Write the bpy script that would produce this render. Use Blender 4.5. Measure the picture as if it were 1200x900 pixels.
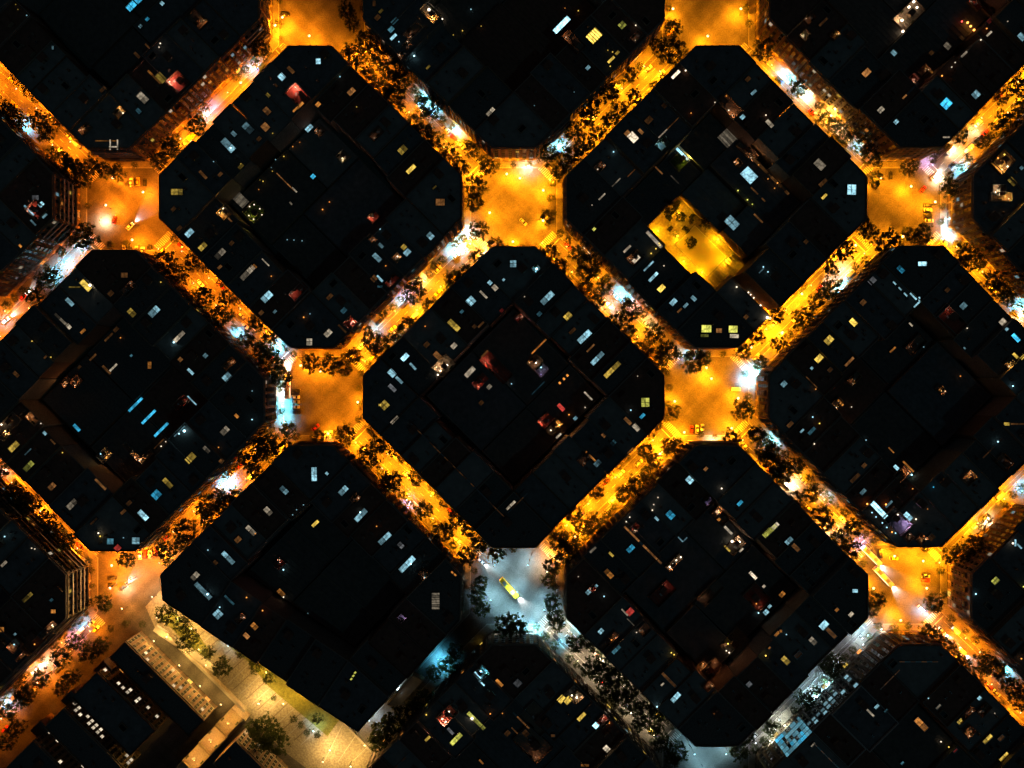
import bpy, math, random
from mathutils import Vector, Matrix
sc = bpy.context.scene
for _o in list(bpy.data.objects):
    bpy.data.objects.remove(_o)
col = sc.collection
PI = math.pi
# ------------------------------------------------------------------ camera
CAM_H = 390.0                    # drone height above the street
M_PX = 0.4227                    # metres of street per photo pixel
cam_data = bpy.data.cameras.new('camera')
cam = bpy.data.objects.new('camera', cam_data); col.objects.link(cam)
cam.location = (0, 0, CAM_H); cam.rotation_euler = (0, 0, 0)
cam_data.sensor_width = 36.0
cam_data.lens = 36.0 * CAM_H / (1200 * M_PX)
cam_data.clip_start = 1.0; cam_data.clip_end = 5000.0
sc.camera = cam
# ------------------------------------------------------------------ night sky
world = bpy.data.worlds.new('World'); sc.world = world; world.use_nodes = True
wn = world.node_tree.nodes; wl = world.node_tree.links
sky = wn.new('ShaderNodeTexSky'); sky.sky_type = 'NISHITA'; sky.sun_disc = False
SUN_EL, SUN_ROT = math.radians(-1.5), math.radians(300)
sky.sun_elevation = SUN_EL; sky.sun_rotation = SUN_ROT
wl.new(sky.outputs[0], wn['Background'].inputs[0])
wn['Background'].inputs[1].default_value = 0.042
moon = bpy.data.lights.new('moon', 'SUN'); moon.energy = 0.028; moon.angle = math.radians(0.5); moon.color = (0.25, 0.8, 1.0)
mo = bpy.data.objects.new('moon', moon); col.objects.link(mo); mo.rotation_euler = (math.radians(35), 0, math.radians(40)); mo.location = (0, 0, 300)
sc.view_settings.view_transform = 'Standard'; sc.view_settings.look = 'None'
sc.view_settings.exposure = 0.0; sc.view_settings.gamma = 1.0
try: sc.view_settings.use_curve_mapping = False
except Exception: pass
sc.render.engine = 'CYCLES'
sc.cycles.max_bounces = 5; sc.cycles.diffuse_bounces = 3; sc.cycles.glossy_bounces = 2
sc.cycles.caustics_reflective = False; sc.cycles.caustics_refractive = False
sc.cycles.sample_clamp_indirect = 4.0
sc.cycles.use_light_tree = True
LAMP_W = 31000.0
rnd = random.Random(7)
# ------------------------------------------------------------------ helpers
def G(px, py, z=0.0):            # photo pixel of something at height z -> world point
    k = M_PX * (CAM_H - z) / CAM_H
    return Vector(((px - 600) * k, (450 - py) * k, z))
def W2P(p, z=0.0):
    k = M_PX * (CAM_H - z) / CAM_H
    return (p[0] / k + 600, 450 - p[1] / k)
MATS = {}
def mat(name, base, rough=0.8, var=0.25, scale=0.6, metal=0.0, spec=0.3, detail_scale=None, emit=None, strength=0.0):
    if name in MATS: return MATS[name]
    m = bpy.data.materials.new(name); m.use_nodes = True
    n = m.node_tree.nodes; l = m.node_tree.links
    b = n['Principled BSDF']
    b.inputs['Roughness'].default_value = rough; b.inputs['Metallic'].default_value = metal
    b.inputs['Specular IOR Level'].default_value = spec
    b.inputs['Base Color'].default_value = (*base, 1)
    if var > 0:
        tc = n.new('ShaderNodeTexCoord'); nz = n.new('ShaderNodeTexNoise'); nz.inputs['Scale'].default_value = scale
        nz.inputs['Detail'].default_value = 6.0; nz.inputs['Roughness'].default_value = 0.65
        l.new(tc.outputs['Object'], nz.inputs['Vector'])
        cr = n.new('ShaderNodeValToRGB')
        cr.color_ramp.elements[0].position = 0.3; cr.color_ramp.elements[1].position = 0.7
        cr.color_ramp.elements[0].color = (*[c * (1 - var) for c in base], 1)
        cr.color_ramp.elements[1].color = (*[min(1, c * (1 + var)) for c in base], 1)
        l.new(nz.outputs['Fac'], cr.inputs['Fac'])
        out = cr.outputs['Color']
        if detail_scale:
            n2 = n.new('ShaderNodeTexNoise'); n2.inputs['Scale'].default_value = detail_scale; n2.inputs['Detail'].default_value = 3
            l.new(tc.outputs['Object'], n2.inputs['Vector'])
            mx = n.new('ShaderNodeMix'); mx.data_type = 'RGBA'; mx.blend_type = 'MULTIPLY'; mx.inputs[0].default_value = 0.7
            c2 = n.new('ShaderNodeValToRGB'); c2.color_ramp.elements[0].position = 0.35; c2.color_ramp.elements[1].position = 0.65
            c2.color_ramp.elements[0].color = (0.6, 0.6, 0.6, 1); c2.color_ramp.elements[1].color = (1.25, 1.25, 1.25, 1)
            l.new(n2.outputs['Fac'], c2.inputs['Fac'])
            l.new(out, mx.inputs[6]); l.new(c2.outputs['Color'], mx.inputs[7]); out = mx.outputs[2]
        l.new(out, b.inputs['Base Color'])
    if emit:
        b.inputs['Emission Color'].default_value = (*emit, 1); b.inputs['Emission Strength'].default_value = strength
    MATS[name] = m
    return m
EM = {'c': (0.42, 0.84, 1.0), 'b': (0.06, 0.58, 0.95), 'w': (1.0, 0.82, 0.58), 'y': (1.0, 0.66, 0.10), 'G': (0.86, 0.85, 0.14),
      'o': (1.0, 0.36, 0.06), 'a': (0.46, 0.185, 0.05), 'r': (0.9, 0.08, 0.06), 'g': (0.5, 0.52, 0.55), 't': (0.10, 0.32, 0.42), 'v': (0.55, 0.42, 0.85)}
def lev(l): return 1.8 * (l / 9.0) ** 3.0
def emat(c, l, boost=1.0):
    k = f'lit glass or glow {c} {l} {boost:g}'
    if k in MATS: return MATS[k]
    m = bpy.data.materials.new(k); m.use_nodes = True
    n = m.node_tree.nodes; li = m.node_tree.links; b = n['Principled BSDF']
    b.inputs['Base Color'].default_value = (0.05, 0.05, 0.05, 1); b.inputs['Roughness'].default_value = 0.3
    b.inputs['Emission Color'].default_value = (*EM[c], 1)
    s = lev(l) * boost
    if boost == 1.0:                       # noise in the emission paints an uneven inner glow
        tc = n.new('ShaderNodeTexCoord'); nz = n.new('ShaderNodeTexNoise'); nz.inputs['Scale'].default_value = 0.9; nz.inputs['Detail'].default_value = 4
        mr = n.new('ShaderNodeMapRange'); mr.inputs[1].default_value = 0.3; mr.inputs[2].default_value = 0.7
        mr.inputs[3].default_value = 0.3 * s; mr.inputs[4].default_value = 1.6 * s
        li.new(tc.outputs['Object'], nz.inputs['Vector']); li.new(nz.outputs['Fac'], mr.inputs[0]); li.new(mr.outputs[0], b.inputs['Emission Strength'])
    else:
        b.inputs['Emission Strength'].default_value = s
    MATS[k] = m
    return m
class MB:
    def __init__(s): s.v = []; s.f = []; s.m = []
    def add(s, vs, fs, mi=0):
        o = len(s.v); s.v += [tuple(p) for p in vs]
        for f in fs: s.f.append(tuple(i + o for i in f)); s.m.append(mi)
    def box(s, x0, x1, y0, y1, z0, z1, mi=0, M=None, bottom=False):
        vs = [Vector(p) for p in ((x0, y0, z0), (x1, y0, z0), (x1, y1, z0), (x0, y1, z0), (x0, y0, z1), (x1, y0, z1), (x1, y1, z1), (x0, y1, z1))]
        if M is not None: vs = [M @ p for p in vs]
        fs = [(4, 5, 6, 7), (0, 1, 5, 4), (1, 2, 6, 5), (2, 3, 7, 6), (3, 0, 4, 7)]
        if bottom: fs.append((3, 2, 1, 0))
        s.add(vs, fs, mi)
    def prism(s, poly, z0, z1, mi=0, top=True):
        n = len(poly)
        vs = [(p[0], p[1], z0) for p in poly] + [(p[0], p[1], z1) for p in poly]
        fs = [(i, (i + 1) % n, n + (i + 1) % n, n + i) for i in range(n)]
        if top: fs.append(tuple(range(n, 2 * n)))
        s.add(vs, fs, mi)
    def ring(s, outer, inner, z, mi=0):
        n = len(outer)
        s.add([(p[0], p[1], z) for p in outer] + [(p[0], p[1], z) for p in inner],
              [(i, (i + 1) % n, n + (i + 1) % n, n + i) for i in range(n)], mi)
    def lathe(s, prof, seg=8, mi=0, c=(0, 0, 0)):
        n = len(prof)
        vs = []
        for r, z in prof:
            for k in range(seg):
                a = 2 * PI * k / seg; vs.append((c[0] + r * math.cos(a), c[1] + r * math.sin(a), c[2] + z))
        fs = []
        for i in range(n - 1):
            for k in range(seg):
                fs.append((i * seg + k, i * seg + (k + 1) % seg, (i + 1) * seg + (k + 1) % seg, (i + 1) * seg + k))
        fs.append(tuple((n - 1) * seg + k for k in range(seg)))
        s.add(vs, fs, mi)
    def tube(s, a, b, r0, r1=None, seg=6, mi=0):
        a = Vector(a); b = Vector(b); r1 = r0 if r1 is None else r1
        d = (b - a).normalized(); u = d.orthogonal().normalized(); w = d.cross(u)
        vs = []
        for p, r in ((a, r0), (b, r1)):
            for k in range(seg):
                t = 2 * PI * k / seg; vs.append(p + u * (r * math.cos(t)) + w * (r * math.sin(t)))
        fs = [(k, (k + 1) % seg, seg + (k + 1) % seg, seg + k) for k in range(seg)] + [tuple(seg + k for k in range(seg)), tuple(reversed(range(seg)))]
        s.add(vs, fs, mi)
    def mesh(s, name, mats):
        me = bpy.data.meshes.new(name); me.from_pydata(s.v, [], s.f)
        for m in (mats if isinstance(mats, (list, tuple)) else [mats]): me.materials.append(m)
        if any(s.m): me.polygons.foreach_set('material_index', s.m)
        me.update()
        return me
    def build(s, name, mats, parent=None): return link(name, s.mesh(name, mats), parent)
def link(name, data, parent=None, loc=None, rz=None, scale=None):
    o = bpy.data.objects.new(name, data); col.objects.link(o)
    if parent is not None: o.parent = parent
    if loc is not None: o.location = loc
    if rz is not None: o.rotation_euler[2] = rz
    if scale is not None: o.scale = scale
    return o
USED = {}
def tag(o, label, cat, group=None):
    n = len(label.split())
    if n > 16 or n < 4: print('LABEL LENGTH', n, label)
    if label in USED: print('LABEL TWICE', label)
    USED[label] = 1
    o['label'] = label; o['category'] = cat
    if group: o['group'] = group
    return o
def thing(name, label, cat, loc=(0, 0, 0), rz=0.0, group=None):
    o = bpy.data.objects.new(name, None); col.objects.link(o); o.empty_display_size = 0.5
    o.location = loc; o.rotation_euler[2] = rz
    return tag(o, label, cat, group)
def struct(o): o['kind'] = 'structure'; return o
def copy_tree(o, parent=None):
    c = o.copy(); col.objects.link(c)
    if parent is not None: c.parent = parent
    for ch in list(o.children): copy_tree(ch, c)
    return c
ORD = 'first second third fourth fifth sixth seventh eighth ninth tenth eleventh twelfth thirteenth fourteenth fifteenth sixteenth seventeenth eighteenth nineteenth twentieth'.split()
def ordn(i):
    if i < 20: return ORD[i]
    return ('twenty-' + ORD[i - 20]) if i < 29 else f'number {i+1}'
def inside(p, poly):
    c = False; n = len(poly); j = n - 1
    for i in range(n):
        a, b = poly[i], poly[j]
        if (a[1] > p[1]) != (b[1] > p[1]) and p[0] < (b[0] - a[0]) * (p[1] - a[1]) / (b[1] - a[1]) + a[0]: c = not c
        j = i
    return c
def area2(poly): return sum(poly[i - 1][0] * poly[i][1] - poly[i][0] * poly[i - 1][1] for i in range(len(poly)))
def ccw(poly): return list(poly) if area2(poly) > 0 else list(reversed(poly))
def inset(poly, d):              # ccw polygon moved inwards by d (a number or one per edge)
    n = len(poly); ds = d if isinstance(d, (list, tuple)) else [d] * n
    L = []
    for i in range(n):
        a = Vector(poly[i][:2]); b = Vector(poly[(i + 1) % n][:2]); t = (b - a).normalized(); nn = Vector((-t.y, t.x))
        L.append((a + nn * ds[i], t))
    out = []
    for i in range(n):
        p, t = L[i - 1]; q, u = L[i]
        cr = t.x * u.y - t.y * u.x
        if abs(cr) < 1e-6: out.append(q.copy()); continue
        w = q - p; k = (w.x * u.y - w.y * u.x) / cr
        out.append(p + t * k)
    return out
def xing(i, j): return (602 + 225 * i, 243 + 221 * j)   # street crossings at i + j even, blocks at i + j odd
def tz(t, x, y):                 # enlarged-tile coordinates -> photo pixel
    return ((0, 300, 600, 880)[t % 4] + x / 3.75, (0, 220, 440, 660)[t // 4] + y / 3.75)
# ------------------------------------------------------------------ what is lit on the roofs (tile | x y length width direction colour level kind)
ROOF = {
0: '''580 30 50 35 / b 7 S;612 0 40 35 / b 6 S;715 18 22 18 \\ c 6 S;650 87 20 18 / b 5 S;620 118 18 18 / c 5 P;148 66 9 9 - c 4 D;260 172 20 12 | c 4 S;712 198 9 9 - w 6 D;706 214 9 9 - w 5 D
605 245 40 15 \\ a 3 S;650 205 30 7 \\ a 4 L;872 88 80 50 \\ o 3 T;715 338 55 35 \\ y 4 S;680 340 80 9 \\ o 4 L;785 365 75 75 \\ r 9 T;630 432 60 35 \\ w 5 P;612 490 30 20 \\ t 4 S;545 500 9 9 - w 7 D;530 498 45 35 / y 5 T
455 395 35 20 / a 3 S;378 570 50 28 / o 4 T;486 637 45 5 | w 6 L;518 637 45 5 | w 6 L;502 660 34 5 - w 6 L;470 620 100 4 - o 4 L;110 25 9 9 - y 3 D;85 5 9 9 - y 3 D
1180 420 25 15 \\ y 4 S;1175 490 40 30 \\ a 5 P;1168 560 40 35 \\ a 6 S;1092 565 60 35 \\ c 4 P;1030 590 30 20 \\ c 4 S;1005 640 80 35 \\ c 6 P;1020 655 9 9 - c 8 D;1140 612 25 20 / a 3 S;945 715 9 9 - c 4 D;970 768 25 18 / a 4 S;895 770 55 15 \\ a 4 S;780 845 60 32 - y 5 P;1160 800 9 9 - y 5 D;1100 750 9 9 - y 4 D;1130 780 9 9 - y 3 D;1085 755 30 20 / y 3 S''',
1: '''275 272 25 30 - c 7 S;115 340 35 30 \\ c 7 S;155 310 45 18 \\ a 4 S;90 378 20 10 \\ a 3 S;60 418 25 20 \\ y 5 S;48 495 45 30 \\ y 5 P;42 560 40 35 \\ a 6 S;18 612 20 20 / a 3 S;188 425 100 62 \\ r 8 T;255 470 25 22 / o 6 S;205 525 30 12 / o 6 S
235 497 40 12 / o 6 L;235 565 40 25 / c 7 P;285 578 40 34 / a 4 T;372 342 9 9 - c 5 D;420 405 40 28 / a 7 P;445 475 9 9 - y 4 D;385 690 44 46 / w 5 T;645 660 45 35 / y 5 P;682 745 55 22 / y 7 S;252 777 22 22 / b 7 S;130 800 110 4 \\ a 6 L
110 655 9 9 - y 4 D;125 690 9 9 - y 5 D;90 705 9 9 - c 4 D;65 715 9 9 - c 3 D;175 620 9 9 - o 4 D;165 648 9 9 - o 5 D;40 800 9 9 - o 5 D;75 755 9 9 - y 4 D;15 835 9 9 - o 4 D;325 890 9 9 - o 5 D;530 590 60 30 / a 3 T
610 95 40 22 / t 4 S;595 132 30 25 / t 6 S;605 165 40 16 / c 8 S;630 190 9 9 - c 5 D;520 18 30 15 | a 3 S;550 52 25 15 / y 3 S;535 80 30 25 / a 3 S;768 60 85 52 \\ y 7 T;762 52 12 12 - w 9 D;795 60 9 9 - w 7 D;805 73 9 9 - w 7 D;820 88 9 9 - w 7 D
945 45 9 9 - c 5 D;990 120 9 9 - y 4 D;908 140 9 9 - y 5 D;868 158 9 9 - y 4 D;690 140 80 40 / a 3 T;665 205 40 30 / a 4 T;668 255 10 10 - c 8 D;640 265 45 25 / a 5 T;757 298 25 12 / y 4 S;1032 495 50 25 / w 6 P;785 825 25 8 / y 3 S''',
2: '''218 112 105 28 / c 9 S;360 160 68 55 / y 9 B;483 113 35 32 / G 5 Q;290 55 9 9 - y 5 D;232 40 9 9 - o 4 D;270 185 105 45 \\ a 4 T;333 300 25 18 / c 5 S;272 410 9 9 - c 3 D;98 468 9 9 - c 3 D;435 265 45 14 / y 7 S;462 235 25 14 / y 5 S;430 297 9 9 - y 5 D;420 225 9 9 - y 4 D
440 235 9 9 - y 5 D;555 120 9 9 - w 6 D;545 165 50 30 / a 4 T;718 330 55 16 / w 9 S;760 315 9 9 - w 7 D;530 605 50 40 \\ w 8 S;508 590 32 30 \\ a 6 S;565 580 30 18 \\ a 6 S;445 670 9 9 - c 6 D;600 530 40 30 / a 3 S;672 445 25 25 / a 2 S;385 735 45 32 / a 4 T;375 748 9 9 - w 5 D
1060 408 35 14 / c 5 S;1130 545 45 22 \\ w 5 S;1112 510 9 9 - w 6 D;1035 350 30 20 / a 3 S;725 655 150 11 \\ c 8 L;740 705 85 58 / G 6 T;662 632 60 40 / t 5 T;940 460 160 60 \\ a 5 T;940 425 9 9 - o 5 D;950 488 9 9 - w 6 D;888 455 9 9 - w 5 D;1010 515 25 25 / c 6 S
970 600 90 80 / w 4 B;1032 665 100 40 \\ a 5 T;990 718 36 28 \\ o 6 T;1040 772 75 58 \\ c 7 S;1130 770 240 14 \\ a 4 L;1100 740 230 5 \\ a 4 L;1155 745 220 5 \\ a 3 L;1120 790 9 9 - o 5 D;1150 830 9 9 - o 5 D;1085 700 9 9 - o 5 D;990 840 9 9 - G 6 D;1032 880 9 9 - G 6 D;785 500 9 9 - o 5 D;640 745 60 6 \\ a 5 L;715 790 50 4 \\ w 3 L;660 590 60 5 / w 5 L;720 530 160 4 / a 4 L;455 805 60 5 / w 4 L;540 745 140 4 / a 4 L''',
3: '''255 85 45 34 / a 4 T;315 100 60 12 / a 3 S;235 160 40 36 / w 5 T;365 157 36 30 / y 5 T;708 15 14 14 - w 9 D;685 40 14 14 - w 9 D;722 40 12 12 - w 8 D;655 98 16 16 - w 9 D;660 145 14 14 - w 9 D;690 70 130 70 / w 5 T;945 105 11 11 - o 8 D;938 95 8 8 - o 7 D;957 122 11 11 - o 8 D;972 138 11 11 - o 8 D;920 100 8 8 - r 8 D
1030 130 9 9 - o 6 D;1045 150 30 8 / w 6 L;1000 183 8 8 - w 6 D;935 240 35 7 / w 6 L;890 280 8 8 - w 5 D;875 300 8 8 - w 5 D;830 340 9 9 - o 7 D;860 205 35 30 \\ w 4 S;925 170 25 20 \\ a 3 S;790 235 25 20 / a 3 S;625 235 28 25 \\ c 5 S;505 322 45 30 / a 7 S;755 315 50 34 / a 4 T;710 350 34 34 / r 5 T;700 400 100 7 / a 6 L;800 320 50 7 \\ o 5 L
855 458 50 45 / b 8 Q;985 418 38 35 / c 6 P;568 485 35 25 / w 5 Q;635 538 25 20 / c 7 P;1185 165 40 30 \\ c 5 S;855 605 36 9 - w 6 S;1045 95 30 20 / r 3 S;1120 100 8 8 - w 4 D;440 835 52 46 | c 8 Q;300 725 55 40 \\ w 4 S;315 805 50 22 / a 4 S;320 865 35 14 / y 7 S;160 805 9 9 - o 6 D;1100 715 85 70 / y 6 T;1120 735 10 10 - w 8 D;1075 700 10 10 - o 7 D;1108 682 10 10 - y 7 D;1185 740 20 18 / c 4 S;1145 800 45 30 \\ y 5 P;1085 835 55 40 - w 8 T;1095 866 90 36 - y 6 T;1050 60 80 30 \\ r 3 T;980 20 60 30 \\ r 3 T''',
4: '''165 100 70 62 \\ r 5 T;130 100 60 7 \\ c 6 L;185 75 28 24 / c 7 S;160 45 35 25 - g 4 S;200 125 30 15 / c 5 S;150 155 40 10 \\ c 4 S;103 275 20 12 \\ o 7 S;20 375 55 40 / y 6 T;15 365 10 10 - y 7 D;835 200 45 30 / c 7 P;893 260 45 28 / y 6 P;970 292 60 30 / w 4 P;968 350 25 15 / a 5 S;1090 375 90 28 / w 5 P;1118 350 25 25 / o 4 S;1175 480 60 35 / c 7 P;1150 550 25 20 / a 4 S;1015 88 52 46 / y 7 T;1000 78 10 10 - w 8 D;1052 48 100 50 \\ w 4 B
1120 108 74 74 / G 4 T;1100 85 7 7 - w 6 D;1122 78 7 7 - w 6 D;1145 95 7 7 - w 6 D;1155 122 7 7 - w 6 D;1120 142 7 7 - w 6 D;1098 125 7 7 - w 6 D;985 115 100 6 \\ a 5 L;790 180 30 20 / a 3 S;1020 245 25 20 / a 3 S;765 95 25 20 / a 3 S
380 430 65 30 \\ y 7 S;403 430 16 16 - w 9 D;330 437 50 6 - y 4 L;310 503 50 22 \\ c 5 S;272 580 90 14 \\ w 4 P;305 610 30 20 \\ w 6 S;550 385 25 35 | a 4 S;490 465 30 26 / a 3 S;570 445 70 34 / a 3 T;582 550 45 30 \\ y 5 P;680 545 60 35 / c 6 P;790 655 70 22 / w 6 P;768 680 9 9 - c 8 D;500 600 30 20 / a 3 S
415 680 32 15 / o 5 S;460 640 50 8 / a 4 L;535 660 9 9 - o 5 D;410 745 40 8 / a 4 L;150 675 9 9 - y 5 D;232 745 9 9 - y 5 D;203 745 20 12 / a 4 S;75 820 35 20 \\ a 4 S;265 825 44 28 / o 5 T;340 850 48 38 / o 5 T;345 760 22 14 / a 3 S;500 790 45 8 / w 6 L;470 800 50 10 \\ a 4 L;580 738 14 12 / t 6 S;660 780 35 20 | o 5 S;795 755 22 22 / a 5 S;905 738 22 22 / c 4 S;840 808 40 15 \\ c 7 S;1000 832 45 35 / c 6 P;1010 775 60 25 / o 4 T;730 405 9 9 - y 5 D''',
5: '''810 65 45 35 - a 5 S;325 68 9 9 - o 7 D;295 98 9 9 - o 6 D;155 70 20 8 \\ w 4 S;170 10 30 6 \\ w 5 L;75 275 45 5 \\ w 5 L;140 230 7 7 - c 4 D;170 232 7 7 - c 4 D;205 235 7 7 - c 4 D;518 130 42 36 / r 6 T;548 185 9 9 - c 5 D;550 255 30 15 \\ c 4 S;767 213 35 30 \\ c 6 P;650 262 25 25 / y 5 S;665 285 35 28 / c 6 S;620 308 34 30 / o 5 T;624 304 9 9 - w 7 D;533 308 50 25 \\ c 5 S;572 345 9 9 - o 5 D;500 235 50 40 / a 4 T
545 400 42 12 \\ c 7 S;520 400 30 30 / a 4 S;600 410 60 30 / r 3 T;545 435 25 10 - t 5 S;62 475 90 28 / c 6 P;85 545 20 14 / c 4 S;70 390 9 9 - o 5 D;190 455 85 40 / r 3 T;325 480 35 20 / a 4 S;387 540 30 25 / t 4 S;212 570 9 9 - o 6 D;240 555 8 8 - c 4 D;318 640 40 28 / w 6 P;236 678 35 30 | w 6 P;415 595 48 42 / r 6 T;440 605 9 9 - w 6 D;380 620 50 8 \\ a 4 L
1130 335 35 32 | c 6 P;1028 418 20 22 / c 6 S;1088 405 14 12 / c 6 S;1050 440 30 25 \\ w 5 S;1000 470 45 9 \\ w 5 L;943 500 45 40 / c 7 P;870 605 70 28 \\ y 6 P;870 695 30 25 / w 5 S;905 545 20 14 / t 5 S;745 610 9 9 - o 5 D;800 740 50 28 \\ a 5 S;750 690 30 24 / a 3 S;655 745 42 25 / c 8 S;690 785 44 12 \\ c 6 S;598 815 40 30 \\ c 7 S;630 845 46 15 \\ c 5 S;600 880 46 20 \\ g 5 S
840 818 84 62 / w 6 T;840 782 13 13 - w 9 D;812 805 10 10 - w 8 D;800 822 10 10 - w 8 D;940 810 62 25 / w 5 S;1035 800 150 60 \\ r 4 T;1005 730 40 7 / a 5 L;1025 875 25 20 / w 4 S;1115 885 8 8 - c 5 D;985 850 70 40 / r 4 T;1080 540 20 16 / r 3 S;1155 570 34 30 / r 4 T;960 610 20 18 / a 3 S;1020 615 40 10 / a 4 S''',
6: '''360 183 18 14 / G 7 S;505 270 50 12 / w 5 S;545 315 44 20 / w 7 S;540 310 62 52 / a 4 T;600 345 60 7 / c 6 L;610 290 7 7 - y 6 D;630 270 7 7 - y 6 D;648 255 7 7 - y 6 D;665 240 7 7 - y 6 D;665 345 9 9 - w 5 D;620 393 62 15 / c 8 P;655 443 40 26 / y 8 S;708 503 38 25 / c 6 S;762 518 30 14 / c 5 S;735 540 30 10 / a 5 S;797 487 30 20 \\ c 5 S
853 620 50 38 - G 7 S;845 650 40 14 - G 4 S;908 628 22 30 | a 6 S;970 622 45 36 - G 7 S;975 652 45 20 - w 6 S;1025 570 30 20 / a 4 S;965 155 68 48 \\ c 6 Q;665 205 110 18 \\ w 5 S;983 438 7 7 - w 7 D;1042 455 7 7 - w 7 D;1060 470 7 7 - w 7 D;1078 490 7 7 - w 7 D;1088 518 7 7 - w 8 D;1118 572 14 14 - w 9 D;1100 350 9 9 - c 6 D;1120 372 9 9 - c 6 D
1095 365 30 4 / c 4 L;1053 75 8 8 - G 5 D;1090 125 55 7 \\ a 5 L;1080 30 90 6 \\ a 4 L;108 358 12 12 - c 8 D;105 356 30 26 / c 5 T;155 485 78 30 / c 6 P;245 565 40 30 / y 7 P;120 555 24 20 / t 4 S;318 655 80 30 / c 7 P;345 705 55 8 / a 5 S;375 750 82 24 / c 6 P;440 800 105 24 / y 6 P;550 828 9 9 - w 4 D;25 575 24 20 / r 3 S;103 768 12 12 - w 9 D;100 765 60 44 / o 5 T;118 698 90 6 / o 6 L;128 790 10 10 - c 7 D;130 800 50 40 / v 5 T
210 858 9 12 / o 8 S;228 840 9 12 / o 8 S;243 825 9 12 / o 8 S;55 480 8 8 - w 4 D;265 630 40 16 / a 3 S;350 80 9 9 - w 4 D;395 40 40 6 / w 5 L''',
7: '''530 410 40 30 / g 4 S;655 360 40 25 \\ b 5 P;750 335 22 45 | c 8 S;628 420 22 9 \\ c 7 S;652 445 22 7 \\ c 6 S;676 470 24 7 \\ c 7 S;712 478 40 6 \\ c 7 L;738 495 30 6 | c 7 L;725 515 30 6 / c 7 L;490 505 30 26 / a 4 S;712 582 25 10 \\ w 6 S;447 592 40 28 \\ y 8 S;340 670 45 35 / y 7 P;297 750 45 30 / y 7 S;265 793 15 14 / c 6 S;430 765 62 14 / a 6 S;345 800 26 20 / a 3 S;142 862 35 28 / c 5 S;280 885 9 9 - o 5 D
930 520 35 30 / c 4 S;945 618 9 9 - w 5 D;1107 595 45 35 \\ w 6 P;1120 622 18 16 / c 6 S;1160 660 50 22 \\ b 8 S;1130 770 40 24 / y 6 T;1160 740 40 16 \\ y 7 S;1190 745 30 16 / y 7 S;620 712 40 10 / o 5 S;790 700 9 9 - c 4 D;935 705 14 7 \\ c 5 S;915 828 9 9 - o 5 D;830 885 40 12 / o 5 S;805 640 130 80 \\ r 2 T;240 238 24 20 / a 3 S;720 690 90 50 / a 2 T;860 450 26 20 / a 3 S''',
8: '''210 145 55 32 \\ o 5 T;210 235 22 16 \\ c 6 S;325 268 45 18 \\ b 6 S;290 318 8 8 - y 5 D;190 210 8 8 - w 5 D;250 280 30 7 \\ a 4 L;45 212 100 50 / o 6 T;15 215 10 10 - w 8 D;30 262 44 26 / y 5 T;65 312 60 30 / y 6 P;130 398 60 28 / G 5 P;125 335 40 5 / c 3 L;440 358 60 44 / y 4 T;425 350 9 9 - c 7 D;440 378 9 9 - o 7 D;455 380 9 9 - o 7 D;470 455 66 10 \\ a 5 L;232 487 40 28 / a 6 P;320 565 60 30 / w 4 P
597 128 84 11 / b 7 L;655 182 84 11 / b 7 L;710 238 84 11 / b 7 L;845 110 55 5 \\ c 6 L;800 120 70 40 / r 2 T;790 245 66 4 / c 4 L;815 243 13 13 - c 9 D;793 255 10 10 - c 7 D;583 332 95 22 \\ o 5 T;645 358 66 20 / o 5 T;620 372 9 9 - w 6 D;715 310 8 8 - w 6 D;735 290 8 8 - w 5 D;700 300 60 4 / a 4 L;1113 193 10 10 - c 6 D;1112 68 8 8 - c 4 D;1042 178 24 16 \\ o 6 S;990 243 46 30 / w 5 P;910 325 40 20 \\ w 4 P;840 362 55 35 / y 6 P;965 315 9 9 - o 5 D
975 375 24 20 / a 5 S;740 472 60 25 \\ y 5 P;690 523 45 40 / b 6 P;632 613 60 28 \\ c 8 P;545 598 34 16 / a 4 S;440 690 10 10 - w 7 D;445 705 8 8 - y 6 D;488 728 30 35 | t 6 S;600 725 34 40 | c 6 P;550 710 9 9 - c 4 D;520 757 32 30 / r 5 S;20 825 40 20 / w 5 S;30 705 9 9 - c 6 D;193 697 9 9 - w 5 D;195 722 9 9 - w 5 D
1180 595 45 28 \\ w 5 P;1105 680 60 25 \\ w 5 P;1048 720 34 26 / a 5 S;1005 800 80 25 \\ c 6 P;948 822 24 24 / a 3 S;860 880 45 28 / w 5 P;918 765 8 8 - c 5 D;570 560 30 20 / a 3 S;415 640 46 10 / a 3 S''',
9: '''545 130 10 80 | y 7 L;565 130 40 40 / y 5 Q;610 195 50 16 / w 5 P;257 433 70 28 | c 7 P;313 430 14 16 / c 6 S;125 503 45 26 \\ c 5 P;60 595 56 28 \\ y 5 P;385 505 52 28 / c 6 P;437 540 42 30 / a 5 T;262 650 42 16 / y 7 S;462 613 76 27 / c 6 P;460 600 9 9 - c 8 D;567 715 76 26 / c 6 P;637 745 32 24 \\ g 5 P;665 828 100 28 / c 7 P;682 825 10 10 - c 8 D;533 660 8 8 - o 5 D;740 870 36 40 / a 4 T;742 885 8 8 - c 5 D;105 825 44 34 / r 4 T;125 850 8 8 - c 7 D
165 610 7 7 - c 4 D;182 588 7 7 - c 4 D;213 566 7 7 - c 4 D;0 693 9 9 - o 5 D;990 120 24 20 / a 3 S;1120 570 60 13 / w 6 P;885 415 580 4 \\ a 3 L;1150 560 120 3 / a 3 L;875 828 14 7 \\ o 7 S;892 842 14 7 \\ o 7 S''',
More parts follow.
